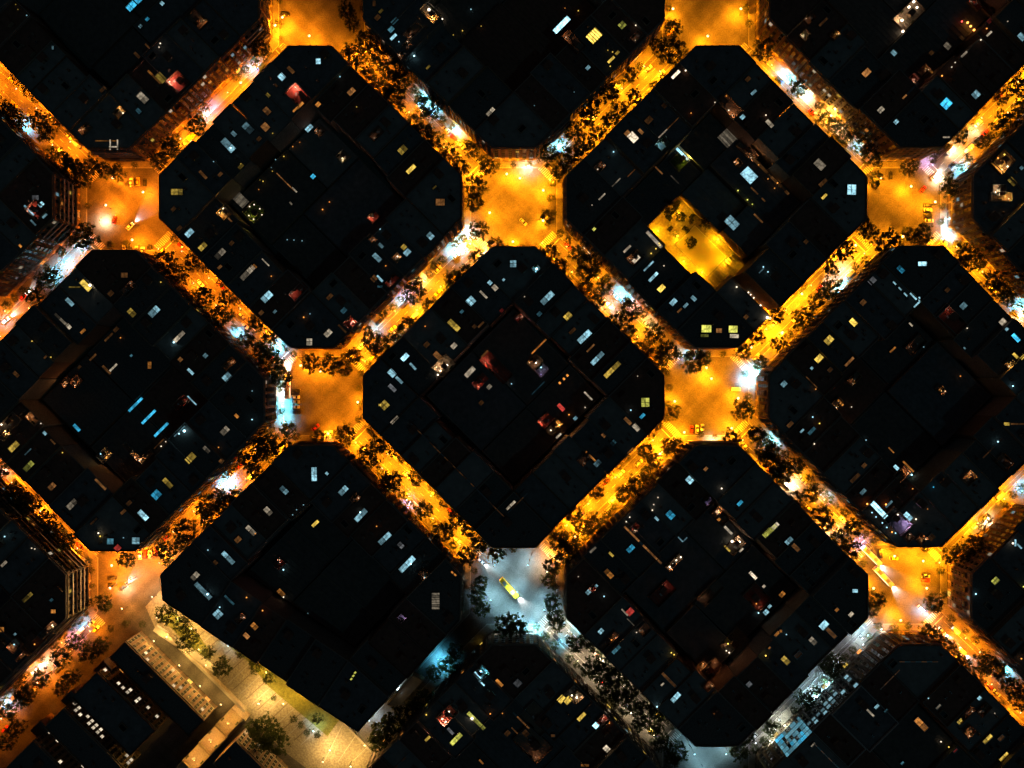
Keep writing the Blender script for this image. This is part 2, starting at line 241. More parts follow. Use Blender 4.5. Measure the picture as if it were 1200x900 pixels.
10: '''585 118 45 42 | G 6 Q;572 178 30 16 / b 6 S;520 152 9 9 - c 6 D;508 200 46 18 \\ a 5 S;545 228 40 25 \\ w 6 S;405 260 26 24 / a 5 S;445 295 26 22 / t 4 P;375 385 36 26 / c 4 P;335 90 50 7 \\ w 6 L;338 145 9 9 - w 5 D;215 140 42 20 \\ r 7 S;250 172 10 10 - o 6 D;278 188 20 16 / c 5 S;182 225 72 42 / y 6 T;170 240 9 9 - w 7 D;205 265 30 8 / w 6 L;150 200 62 50 / r 4 T;345 355 60 7 \\ o 6 L;115 55 80 4 / t 3 L
335 350 90 34 / a 2 T;520 330 34 6 / o 5 L;780 458 36 34 \\ c 8 P;850 410 22 16 / a 6 S;918 495 10 10 - w 7 D;860 550 36 24 / v 3 T;1000 560 32 18 / b 6 S;695 612 42 34 \\ b 6 P;635 628 26 14 \\ c 6 S;615 590 7 7 - w 6 D;620 565 7 7 - w 5 D;640 535 7 7 - w 5 D;520 760 42 26 / b 6 P;435 785 30 12 \\ y 6 S;710 820 84 28 / o 6 T;690 838 8 8 - w 8 D;705 825 8 8 - w 8 D;720 810 8 8 - w 8 D;738 795 8 8 - w 8 D;915 590 72 44 \\ o 5 T;900 580 20 12 \\ w 6 S;908 632 16 14 / o 6 S
950 680 48 10 \\ w 6 L;962 725 11 11 - w 9 D;995 730 11 11 - w 9 D;945 760 34 8 \\ y 6 L;1005 765 26 14 / w 6 S;980 745 80 50 / w 4 T;1055 875 42 16 \\ w 8 P;1120 690 52 28 / G 6 S;1155 660 40 22 / w 6 S;740 720 30 5 \\ c 5 L;760 720 26 5 / c 4 L;425 870 52 26 \\ o 5 P;500 640 9 9 - w 6 D;515 620 9 9 - w 6 D;540 665 34 26 / r 5 T;575 745 230 8 \\ a 6 L;355 765 40 12 / w 4 S''',
11: '''143 38 30 26 / c 5 P;265 30 70 5 \\ a 4 L;375 122 50 30 / o 5 T;390 118 40 9 \\ o 6 L;435 138 8 8 - w 5 D;265 182 9 9 - c 6 D;295 210 10 10 - y 6 D;222 243 24 11 / c 6 S;265 243 46 18 / t 5 S;275 300 11 11 - w 6 D;170 215 36 20 / a 4 S;500 283 8 8 - c 5 D;830 65 46 26 \\ o 5 T;1110 85 11 11 - c 7 D;1120 213 30 16 - y 6 S;1170 213 60 7 - a 4 L;1078 290 10 10 - c 7 D;1060 320 120 4 / a 3 L;615 328 34 5 \\ o 5 L;637 405 34 18 \\ c 8 S;690 400 66 7 \\ o 6 L;700 435 10 10 - c 8 D;660 432 62 40 / o 5 T
742 448 9 9 - b 5 D;720 485 9 9 - o 5 D;490 510 34 20 / c 4 S;495 395 26 20 / a 4 S;455 450 60 20 / a 3 S;955 450 54 44 / o 5 T;560 590 105 27 \\ c 9 Q;588 565 10 10 - o 8 D;605 565 40 9 / c 4 L;640 610 10 10 - w 7 D;688 618 48 25 \\ c 8 P;720 630 9 9 - w 7 D;500 578 10 10 - o 8 D;525 600 8 8 - c 6 D;545 620 8 8 - c 6 D;570 645 8 8 - c 6 D;590 665 8 8 - c 6 D;612 685 8 8 - o 7 D;628 690 8 8 - c 6 D;640 640 110 70 \\ v 4 T
690 710 34 30 / a 4 T;745 718 40 34 / o 5 T;790 710 34 30 / a 3 S;770 585 8 8 - o 4 D;1115 690 10 10 - w 8 D;1160 735 30 7 | c 7 L;1178 750 28 7 \\ c 6 L;85 680 80 25 / G 6 P;165 725 42 25 / c 6 P;195 755 46 22 \\ a 5 S;10 880 40 16 \\ w 8 S;450 15 60 30 / o 3 T;1110 380 60 50 \\ a 2 T''',
12: '''1012 692 100 66 / y 9 T;938 772 100 70 / y 9 T;866 852 100 70 / y 9 T;125 148 64 20 / y 4 P;238 210 20 25 | o 6 S;230 160 20 14 / t 4 S;215 290 90 26 / o 6 T;235 270 9 9 - w 7 D;160 352 9 9 - o 6 D;95 410 44 14 / o 4 T;10 290 26 30 | o 5 S;70 310 16 12 / c 5 S;70 360 54 40 / o 4 T;72 352 9 9 - c 6 D;860 55 45 30 / w 6 P;895 120 110 26 \\ c 4 S;918 132 11 11 - c 9 D;970 190 8 8 - c 6 D;960 222 42 40 / c 6 Q;1010 160 66 13 \\ t 4 S;1110 122 9 9 - o 6 D;1167 152 9 9 - o 6 D;1060 240 48 26 / a 5 T;1120 275 36 28 \\ o 6 P;1085 317 32 24 \\ a 7 S''',
13: '''790 165 85 40 | w 4 B;640 238 30 28 / v 4 T;230 218 8 8 - c 3 D;112 128 42 24 \\ o 5 P;125 145 8 8 - w 6 D;42 150 9 9 - y 6 D;420 507 14 8 / G 7 S;429 493 14 8 / G 7 S;437 479 14 8 / G 7 S;440 465 12 7 / G 6 S;990 480 56 50 / c 6 T;988 470 10 10 - c 8 D;975 490 40 6 \\ c 8 L;992 525 34 6 \\ c 8 L;1068 525 46 22 \\ o 6 S;840 665 86 52 / r 6 T;820 680 9 9 - w 8 D;835 690 9 9 - w 8 D;850 645 9 9 - w 7 D;858 655 9 9 - o 7 D
968 690 120 20 \\ G 6 P;950 678 12 12 - w 9 D;855 735 42 16 \\ g 5 S;880 770 74 24 / G 7 P;755 768 34 14 / y 6 S;1030 655 10 10 - o 6 D;1083 655 10 10 - o 5 D;1165 690 100 6 \\ a 5 L;1150 525 34 34 / g 3 S;1185 745 34 30 \\ a 3 S;750 660 9 9 - y 6 D;640 870 100 4 / a 3 L;990 870 30 10 \\ o 5 S;1105 745 30 24 / a 3 S''',
14: '''335 125 26 22 / c 6 P;370 98 14 14 / c 6 S;355 108 30 24 / r 4 T;403 142 9 9 - c 6 D;517 212 38 32 / r 6 S;495 215 40 6 \\ w 5 L;528 265 66 4 \\ w 4 L;545 300 8 8 - w 5 D;390 297 28 22 / c 7 P;457 377 52 22 / t 6 P;425 340 100 24 / a 4 T;435 332 8 8 - o 6 D;580 290 50 42 / a 3 T;697 388 9 9 - y 6 D;710 398 9 9 - y 6 D;835 458 46 44 / o 6 T;885 470 86 80 / a 3 T;878 525 40 30 / o 5 T;688 510 100 15 \\ a 4 S;660 530 20 10 / w 6 S;718 587 56 26 / c 7 P;635 625 9 9 - c 7 D
1040 530 26 24 / g 4 S;938 380 8 8 - w 6 D;975 400 10 10 - w 7 D;1000 355 7 7 - y 7 D;1015 355 7 7 - o 7 D;1030 354 7 7 - y 7 D;1130 188 20 16 / c 6 S;1080 215 10 10 - c 7 D;1132 228 26 24 / c 7 P;1185 135 30 24 / o 6 P;1070 175 8 8 - o 6 D;1105 100 16 14 / w 6 S;1075 148 100 80 \\ r 2 T;1110 290 30 16 / o 5 S;1087 315 14 10 / o 5 S;1150 280 14 14 - o 5 S;980 350 110 90 / a 2 T;290 55 8 8 - w 4 D;660 130 110 60 / r 2 T;870 130 120 50 / a 2 T
217 595 40 30 / y 8 S;245 600 40 30 / y 7 S;283 585 48 40 / w 5 T;283 585 10 10 - w 9 D;262 575 9 9 - w 8 D;305 672 52 20 / y 7 S;368 710 30 28 / c 9 S;400 690 46 40 / r 4 T;435 680 9 9 - o 6 D;435 828 56 28 \\ w 7 P;110 680 130 90 \\ o 4 T;45 685 80 6 \\ a 5 L;12 735 40 5 \\ a 4 L;90 790 150 100 \\ a 3 T;20 530 24 34 | g 3 S;180 755 20 14 - a 4 S;320 885 40 14 - o 4 S''',
15: '''455 120 28 18 - c 7 S;437 223 26 20 / w 6 S;375 203 20 16 / o 5 S;318 270 45 34 / c 7 S;350 305 66 20 \\ a 4 S;270 340 42 26 \\ w 5 P;150 425 46 27 \\ y 6 P;205 400 40 24 / a 2 S;150 308 8 8 - c 5 D;550 627 26 16 / c 6 S;522 655 52 10 \\ w 5 S;590 645 20 8 / t 5 S;745 705 78 30 \\ o 6 P;998 588 26 20 \\ c 7 S;915 692 30 20 / y 6 S;940 660 84 24 / a 4 T;955 735 44 36 / o 5 T;1035 768 56 24 / y 7 P;1110 850 56 26 / y 8 P;1095 765 34 20 / a 4 S;830 780 9 9 - w 6 D;860 800 9 9 - y 6 D
820 628 30 12 / w 4 S;895 820 24 10 / r 4 S;662 875 18 12 / t 6 S;270 795 26 9 / w 5 S;775 590 8 8 - c 5 D;1065 655 8 8 - w 4 D;1070 75 36 30 / G 6 Q;935 125 9 9 - c 7 D;1180 415 9 9 - o 6 D;1190 100 9 9 - G 6 D;330 845 160 3 \\ a 3 L;735 432 170 4 - a 3 L;610 510 120 4 / a 3 L;1020 640 60 30 / a 2 T'''}
# ------------------------------------------------------------------ tree crowns (tile | x y radius)
TREE = {
0: '80 540 45;30 490 35;175 530 40;215 575 40;260 600 32;280 720 60;330 750 50;370 790 45;330 660 28;410 730 40;470 755 38;520 765 34;600 755 32;700 705 40;760 660 45;870 560 45;905 585 30;1150 235 45;60 415 28;145 500 28',
1: '25 240 50;120 160 26;400 50 38;425 105 34;440 260 55;490 195 46;540 260 52;600 310 52;640 370 45;560 400 50;610 450 55;500 330 38;760 480 55;690 540 38;740 590 45;790 625 42;850 680 45;895 735 42;950 660 35;965 820 48;900 620 32;1020 740 38;1060 775 32;1160 795 32',
2: '690 250 60;640 205 38;710 130 38;590 270 30;520 330 35;420 420 50;350 470 42;325 530 42;265 580 42;160 690 45;530 435 38;470 490 40;425 545 40;375 590 38;320 640 45;260 690 48;210 750 42;600 370 28;820 185 28;925 185 24;990 130 28;1050 180 28;1100 230 48',
3: '20 170 28;110 300 32;200 390 40;232 335 26;262 450 28;320 520 34;360 550 34;410 600 34;480 640 48;520 690 42;560 680 28;540 790 38;540 850 32;690 740 36;1090 560 58;920 600 36;1050 450 28;1100 420 42;1160 400 52;1180 470 34;1020 620 36;860 830 42;1000 540 26',
4: '395 225 58;240 380 35;160 480 40;740 330 48;790 385 46;850 330 38;900 480 42;985 570 50;950 410 30;1000 490 38;1090 665 40;1130 600 38;1140 712 38;890 380 24;640 298 28;655 265 22;430 90 28;205 415 40;1190 660 36',
5: '70 760 60;120 830 48;250 775 42;330 780 42;390 790 38;430 740 38;520 680 48;560 740 42;610 690 44;665 620 48;710 575 30;770 520 38;810 480 28;870 405 44;920 365 34;700 470 52;760 420 28;860 310 32;980 190 42;1050 260 38;1160 245 32;970 300 36;520 785 32;480 825 28;1080 225 26;960 70 42',
6: '160 300 48;215 350 38;330 350 58;280 290 36;410 430 38;320 440 42;365 500 42;400 550 28;460 590 42;510 640 42;515 540 48;620 640 45;560 710 42;610 740 52;650 790 38;690 720 48;780 760 56;840 755 36;900 745 32;1010 720 38;1060 760 32;1070 650 42;1130 720 32;1170 690 36;1160 560 40;150 130 34;40 255 28;112 120 24;710 850 22',
7: '570 240 58;510 195 38;400 280 48;350 360 36;330 460 48;290 500 38;225 575 48;130 560 38;490 165 36;640 215 32;700 205 38;760 200 42;740 250 38;800 240 32;860 210 28;930 290 46;980 320 46;920 345 36;1050 410 46;1090 450 46;1120 485 40;1130 400 32;80 710 42;120 690 36;40 770 36',
8: '30 410 38;60 520 42;100 530 50;150 560 38;40 600 55;90 600 46;210 630 42;250 680 38;300 725 38;150 660 28;1170 310 48;1110 370 48;960 540 48;1010 560 46;960 620 55;900 590 38;830 680 52;870 690 28;740 770 46;560 810 38;690 790 28;800 740 36;1060 540 38;1120 420 36;480 830 32',
9: '60 290 48;130 330 52;30 340 36;215 290 32;140 240 36;165 220 22;280 275 34;350 280 26;395 255 42;430 290 32;500 360 52;540 300 42;470 230 32;500 262 32;600 460 48;560 490 36;600 360 32;650 390 32;710 450 38;735 590 42;820 690 48;885 630 42;775 510 28;800 550 32;870 740 28;930 790 42;985 730 42;935 680 34;1060 780 36;840 590 32;460 150 28;450 60 26;465 20 26',
10: '710 160 34;1010 150 46;960 270 42;1070 260 42;1110 330 46;1150 400 54;590 330 36;690 310 36;730 320 36;625 380 38;590 430 34;540 480 48;490 520 38;370 505 38;270 600 46;310 660 38;360 650 48;420 610 32;250 720 46;200 730 42;230 790 46;180 830 42;270 770 36;150 830 32',
11: '25 270 42;90 330 42;130 420 48;60 370 36;190 400 42;190 540 38;260 520 38;300 610 46;340 560 32;380 720 48;440 760 42;450 670 42;560 780 30;330 650 36;700 795 30;750 795 28;960 730 46;920 780 40;1090 580 32;870 790 36;1130 550 32;410 630 26;640 795 30',
12: '280 410 44;340 340 38;400 390 42;450 360 38;190 500 42;130 560 48;105 600 36;320 500 38;265 550 34;200 600 32;85 720 38;30 790 36;45 640 42;460 170 42;500 160 32;430 140 28;470 30 28;540 5 32;745 215 44;800 270 38;840 330 48;910 395 32;985 450 42;1060 390 28;1125 455 34;1180 510 28;945 270 26',
13: '60 700 70;100 780 55;30 760 48;155 700 17;190 720 15;220 755 15;265 765 15;265 690 24;70 605 13;570 720 60;620 680 58;560 780 48;690 640 48;750 600 46;990 90 34;970 140 38;990 190 38;960 250 32;930 290 28;1100 260 52;1150 270 48;850 440 46;780 480 36;880 380 36',
14: '170 40 28;150 130 28;160 75 34;180 170 36;190 230 36;200 270 36;280 350 40;330 340 36;350 450 46;400 470 52;450 500 46;420 560 46;480 570 42;520 560 36;530 620 36;590 640 46;560 690 36;640 660 36;630 720 36;720 820 46;660 790 40;700 860 36;310 480 30;1020 760 40;990 820 40;240 380 26',
15: '540 150 42;530 200 36;355 440 48;230 590 42;190 620 32;150 690 32;80 720 32;30 770 28;600 270 30;650 250 30;770 290 36;820 330 36;870 360 32;900 410 32;1020 430 46;1060 460 46;1130 540 46;1160 600 40;1110 500 36;990 490 40;800 170 40;940 440 32;330 450 34'}
# ------------------------------------------------------------------ white and cyan lamps standing in for shopfront light on pavements (tile | x y colour level)
WHITE = {0: '90 570 b 7;1095 268 c 5;1085 305 b 5;925 455 v 4;890 490 c 5', 1: '735 420 c 9;780 470 c 7;870 560 c 9;1190 722 c 6', 2: '215 605 c 9;185 635 c 7;60 722 w 7',
3: '150 330 c 9;180 300 c 8;205 385 c 6;250 405 w 9;345 485 y 8;400 545 w 5;470 630 c 6;990 555 w 6;925 740 c 9;810 775 w 9;880 660 w 8;760 695 v 5', 4: '290 325 c 9;228 390 c 8;360 250 c 6;450 140 w 8;1028 640 b 8;1190 710 c 6;20 585 c 4',
5: '890 250 c 9;935 160 c 8;865 275 c 8;80 715 b 7;125 875 w 8;510 635 c 5;650 675 c 5;715 405 w 6;640 482 c 6;665 440 v 5;1000 300 c 6', 6: '460 460 c 7;490 485 b 6;755 725 b 8;1050 810 c 9;1020 830 c 7;520 530 r 6;420 500 w 5;590 590 w 5',
7: '400 435 c 8;395 350 w 6;1185 500 c 9;1170 560 w 7;865 190 c 7;855 135 c 5;20 822 c 9', 8: '990 470 b 9;965 490 b 7;20 400 r 6', 9: '118 60 c 8;120 120 c 9;118 180 c 8;660 555 v 5', 10: '1030 8 c 8;885 305 w 6;1185 490 w 8',
11: '85 280 c 8;325 520 c 5;1190 485 b 7;1030 640 w 8;165 480 w 8;300 690 c 4;470 740 v 6;400 660 w 5', 12: '45 590 c 7;165 462 c 5;310 330 v 4;548 105 w 6;200 440 w 5;330 250 b 5', 13: '795 405 b 6;830 420 c 6', 14: '95 295 c 9;270 270 c 7;220 320 c 5', 15: '1110 470 c 8;740 200 c 6'}
# ------------------------------------------------------------------ strong lamps on the crossings
BIG = '593 200;785 9;872 9;1100 236;787 471;869 467;423 472;828 427;883 404;1059 281;937 347;920 387;771 535;677 627;685 599;1056 731;375 431;601 287;548 288;972 132;327 20;279 99;227 163;640 221;120 240;155 285;385 512;800 510;860 505;835 440;1030 205;1070 215;1000 290;905 370;610 205;570 250;640 260;350 425;130 205;170 222;300 30;360 45'
# ------------------------------------------------------------------ materials
M_ASPH = mat('worn asphalt', (0.115, 0.106, 0.095), 0.75, 0.35, 0.09, detail_scale=1.7)
M_PAVE = mat('pavement tiles', (0.19, 0.175, 0.15), 0.8, 0.22, 0.25, detail_scale=2.6)
M_KERB = mat('granite kerb', (0.3, 0.29, 0.27), 0.8, 0.2, 1.0)
M_PAINT = mat('road paint', (0.42, 0.40, 0.36), 0.7, 0.5, 0.7)
M_ROOF = [mat('terracotta roof tiles', (0.24, 0.12, 0.085), 0.85, 0.3, 0.5), mat('grey roof membrane', (0.2, 0.2, 0.2), 0.85, 0.3, 0.35), mat('pale roof coat', (0.3, 0.29, 0.27), 0.8, 0.25, 0.3), mat('gravel roof', (0.17, 0.16, 0.15), 0.95, 0.4, 1.5)]
M_WALL = [mat('cream stucco', (0.36, 0.30, 0.22), 0.85, 0.15, 0.4, detail_scale=2), mat('ochre stucco', (0.32, 0.235, 0.15), 0.85, 0.15, 0.4, detail_scale=2), mat('grey stone wall', (0.29, 0.28, 0.26), 0.85, 0.18, 0.5, detail_scale=2),
          mat('pink stucco', (0.34, 0.24, 0.20), 0.85, 0.15, 0.4, detail_scale=2), mat('brown brick wall', (0.22, 0.135, 0.09), 0.88, 0.22, 0.8, detail_scale=3)]
M_TRIM = mat('pale stone trim', (0.32, 0.29, 0.25), 0.8, 0.12, 1.0)
M_DARKM = mat('dark iron', (0.04, 0.04, 0.042), 0.5, 0.2, 2.0, metal=0.6)
M_GREYM = mat('galvanised metal', (0.33, 0.34, 0.35), 0.45, 0.15, 1.5, metal=0.7)
M_GLASS = mat('dark window glass', (0.03, 0.035, 0.04), 0.08, 0.0, spec=0.6)
M_SHUT = mat('wooden shutters', (0.12, 0.085, 0.06), 0.7, 0.2, 2)
M_WHITE = mat('white render', (0.62, 0.61, 0.58), 0.8, 0.12, 0.8)
M_SHAFT = mat('light well plaster', (0.5, 0.48, 0.43), 0.9, 0.15, 1.0)
M_REDF = mat('red terrace floor', (0.44, 0.10, 0.06), 0.8, 0.25, 0.8)
M_TANF = mat('terrace tiles', (0.34, 0.24, 0.17), 0.8, 0.3, 1.2)
M_GRNF = mat('roof garden turf', (0.07, 0.11, 0.02), 0.95, 0.3, 1.2)
M_LEAF = mat('tree leaves', (0.034, 0.045, 0.014), 0.75, 0.45, 0.35, detail_scale=1.2)
def _leafy(m, amount):
    n = m.node_tree.nodes; l = m.node_tree.links; b = n['Principled BSDF']; out = [q for q in n if q.type == 'OUTPUT_MATERIAL'][0]
    t = n.new('ShaderNodeBsdfTranslucent'); mx = n.new('ShaderNodeMixShader'); mx.inputs[0].default_value = amount
    src = b.inputs['Base Color'].links[0].from_socket
    g_ = n.new('ShaderNodeMix'); g_.data_type = 'RGBA'; g_.blend_type = 'MULTIPLY'; g_.inputs[0].default_value = 1.0; g_.inputs[7].default_value = (2.2, 2.2, 1.6, 1)
    l.new(src, g_.inputs[6]); l.new(g_.outputs[2], t.inputs['Color'])
    l.new(b.outputs[0], mx.inputs[1]); l.new(t.outputs[0], mx.inputs[2]); l.new(mx.outputs[0], out.inputs['Surface'])
_leafy(M_LEAF, 0.36)
def _worn(m):                    # long wheel-worn streaks along both street directions
    n = m.node_tree.nodes; l = m.node_tree.links; b = n['Principled BSDF']; src = b.inputs['Base Color'].links[0].from_socket
    tc = n.new('ShaderNodeTexCoord')
    for a in (45, -45):
        mp = n.new('ShaderNodeMapping'); mp.inputs['Rotation'].default_value = (0, 0, math.radians(a)); l.new(tc.outputs['Object'], mp.inputs[0])
        sc_ = n.new('ShaderNodeVectorMath'); sc_.operation = 'MULTIPLY'; sc_.inputs[1].default_value = (0.010, 0.16, 1); l.new(mp.outputs[0], sc_.inputs[0])
        nz = n.new('ShaderNodeTexNoise'); nz.inputs['Scale'].default_value = 1.0; nz.inputs['Detail'].default_value = 4; l.new(sc_.outputs[0], nz.inputs['Vector'])
        cr = n.new('ShaderNodeValToRGB'); cr.color_ramp.elements[0].position = .36; cr.color_ramp.elements[1].position = .6
        cr.color_ramp.elements[0].color = (.55, .52, .5, 1); cr.color_ramp.elements[1].color = (1.12, 1.12, 1.12, 1); l.new(nz.outputs['Fac'], cr.inputs['Fac'])
        g_ = n.new('ShaderNodeMix'); g_.data_type = 'RGBA'; g_.blend_type = 'MULTIPLY'; g_.inputs[0].default_value = .5
        l.new(src, g_.inputs[6]); l.new(cr.outputs[0], g_.inputs[7]); src = g_.outputs[2]
    l.new(src, b.inputs['Base Color'])
_worn(M_ASPH)
M_BARK = mat('plane tree bark', (0.14, 0.11, 0.08), 0.9, 0.3, 3)
M_CORR = mat('corrugated roof', (0.19, 0.16, 0.14), 0.8, 0.3, 0.4)
# ------------------------------------------------------------------ names of places
XN = {(0, 0): 'upper centre crossing', (-1, 1): 'left centre crossing', (1, 1): 'right centre crossing', (0, 2): 'white-lit crossing', (-2, 0): 'far left crossing', (2, 0): 'upper right crossing', (2, 2): 'lower right crossing',
      (1, -1): 'top right crossing', (-1, -1): 'top left crossing', (-2, 2): 'lower left crossing', (1, 3): 'bottom grey crossing', (-1, 3): 'lit plaza', (-3, -1): 'top-left photo edge', (-3, 1): 'left photo edge', (-3, 3): 'bottom-left photo corner',
      (3, -1): 'top-right photo corner', (3, 1): 'right photo edge', (3, 3): 'bottom-right photo corner', (0, -2): 'top photo edge', (-2, -2): 'top photo edge', (2, -2): 'top photo edge', (0, 4): 'bottom photo edge', (2, 4): 'bottom photo edge'}
BN = {(0, 1): 'centre block', (-1, 0): 'upper left-centre block', (1, 0): 'yellow courtyard block', (-1, 2): 'block above the plaza', (1, 2): 'lower right-centre block', (-2, 1): 'blue-strip block', (2, 1): 'right block',
      (0, -1): 'top centre block', (-2, -1): 'top left block', (2, -1): 'top right block', (0, 3): 'bottom centre block', (2, 3): 'bottom right block', (-3, 0): 'left edge upper block', (-3, 2): 'left edge lower block', (3, 0): 'right edge upper block', (3, 2): 'right edge lower block'}
OFF = {(-2, 1): (6, 4), (-3, 2): (13, 0)}
# ------------------------------------------------------------------ ground and streets
g = MB(); g.add([(-1500, -1500, 0), (1500, -1500, 0), (1500, 1500, 0), (-1500, 1500, 0)], [(0, 1, 2, 3)])
struct(g.build('ground', M_ASPH))
def block_poly(i, j):
    x, y = xing(i, j); dx, dy = OFF.get((i, j), (0, 0)); x += dx; y += dy
    P = [(-24, -167), (24, -167), (167, -24), (167, 24), (24, 167), (-24, 167), (-167, 24), (-167, -24)]
    P = [(x + a, y + b) for a, b in P]
    if (i, j) == (-1, 2):
        P[3] = (543, 711); P[4] = (430, 835); P[5] = (429, 836); P[6] = (213, 690)
    return P
BLOCKS = {}
for key in BN: BLOCKS[key] = block_poly(*key)
BLOCKS[(-2, 3)] = [(152 + a, 906 + b) for a, b in [(-24, -167), (0, -167), (143, -24), (143, 24), (24, 167), (-24, 167), (-167, 24), (-167, -24)]]
BW = {}                                     # world polygons, ccw
for key, P in BLOCKS.items():
    W = ccw([G(*p)[:2] for p in P]); BW[key] = W
    if key == (-2, 3): continue
    n = len(W); d = []
    for k in range(n):
        e = (Vector(W[(k + 1) % n]) - Vector(W[k])).length
        d.append(-4.6 if e > 30 else -3.4)
    o1 = inset(W, d); o2 = inset(W, [q + 0.3 for q in d])
    m = MB(); m.prism(o2, 0.0, 0.14); struct(m.build('pavement', M_PAVE))
    m = MB(); n = len(o1)
    m.prism(o1, 0, 0.15, top=False); m.ring(o1, o2, 0.15); m.add([(p[0], p[1], 0.15) for p in o2] + [(p[0], p[1], 0.1) for p in o2], [((k + 1) % n, k, n + k, n + (k + 1) % n) for k in range(n)])
    struct(m.build('kerb', M_KERB))
EDGES = []
for (i, j) in list(XN):
    for s in (1, -1):
        if (i + 1, j + s) in XN:
            a, b = xing(i, j), xing(i + 1, j + s)
            if -40 < (a[0] + b[0]) / 2 < 1240 and -60 < (a[1] + b[1]) / 2 < 960: EDGES.append(((i, j), (i + 1, j + s)))
def vis(px, py, mgn=14): return -mgn < px < 1200 + mgn and -mgn < py < 900 + mgn
# markings
for a, b in EDGES:
    A = G(*xing(*a)).xy; B = G(*xing(*b)).xy; d = (B - A).normalized(); n = Vector((-d.y, d.x)); L = (B - A).length
    plaza = (-1, 3) in (a, b)
    m = MB()
    for off in (0.0,):
        t = 30.0
        while t < L - 30:
            p = A + d * t + n * off; q = p + d * 2.2
            m.add([(*(p - n * 0.07), 0.004), (*(q - n * 0.07), 0.004), (*(q + n * 0.07), 0.004), (*(p + n * 0.07), 0.004)], [(0, 3, 2, 1)]); t += 5.5
    for off in (-5.0, 5.0):                      # continuous line beside the parking lane
        p = A + d * 29 + n * off * 0.62; q = A + d * (L - 29) + n * off * 0.62
        m.add([(*(p - n * 0.06), 0.004), (*(q - n * 0.06), 0.004), (*(q + n * 0.06), 0.004), (*(p + n * 0.06), 0.004)], [(0, 3, 2, 1)])
    for t in (27.0, L - 27.0):
        p = A + d * t - n * 4.9; q = A + d * t + n * 4.9
        m.add([(*(p - d * 0.2), 0.008), (*(p + d * 0.2), 0.008), (*(q + d * 0.2), 0.008), (*(q - d * 0.2), 0.008)], [(0, 1, 2, 3)])
    if not plaza: struct(m.build('lane_marking', M_PAINT))
    for t in (23.5, L - 23.5):
        c = A + d * t; cp = W2P(c)
        if not vis(*cp, 40) or plaza: continue
        m = MB()
        for k in range(-5, 6):
            p = c + n * (k * 0.95)
            vs = [p - d * 1.7 - n * 0.24, p + d * 1.7 - n * 0.24, p + d * 1.7 + n * 0.24, p - d * 1.7 + n * 0.24]
            m.add([(*v, 0.012) for v in vs], [(0, 1, 2, 3)])
        struct(m.build('zebra_crossing', M_PAINT))
# ------------------------------------------------------------------ building specs
B = []                                      # every building: polygon (ccw, world), height, facade edges, words
def spec(poly, h, kind, words, block, fronts=(), style=None, floors=6, wallm=None, roofm=None, h_extra=1.0, name=None):
    poly = ccw([(p[0], p[1]) for p in poly])
    s = dict(poly=inset(poly, 0.06), h=h, kind=kind, words=words, block=block, fronts=list(fronts), style=style, floors=floors, items=[], wallm=wallm, roofm=roofm, par=h_extra, name=name)
    c = [sum(p[0] for p in poly) / len(poly), sum(p[1] for p in poly) / len(poly)]
    pp = [W2P(p, h) for p in poly]
    s['seen'] = max(p[0] for p in pp) > -12 and min(p[0] for p in pp) < 1212 and max(p[1] for p in pp) > -12 and min(p[1] for p in pp) < 912
    s['c'] = Vector(c)
    if s['seen']: B.append(s)
    return s
DEPTH = 61 * M_PX
SIDES = ['upper right', 'lower right', 'lower left', 'upper left']; CORN = ['right', 'bottom', 'left', 'top']
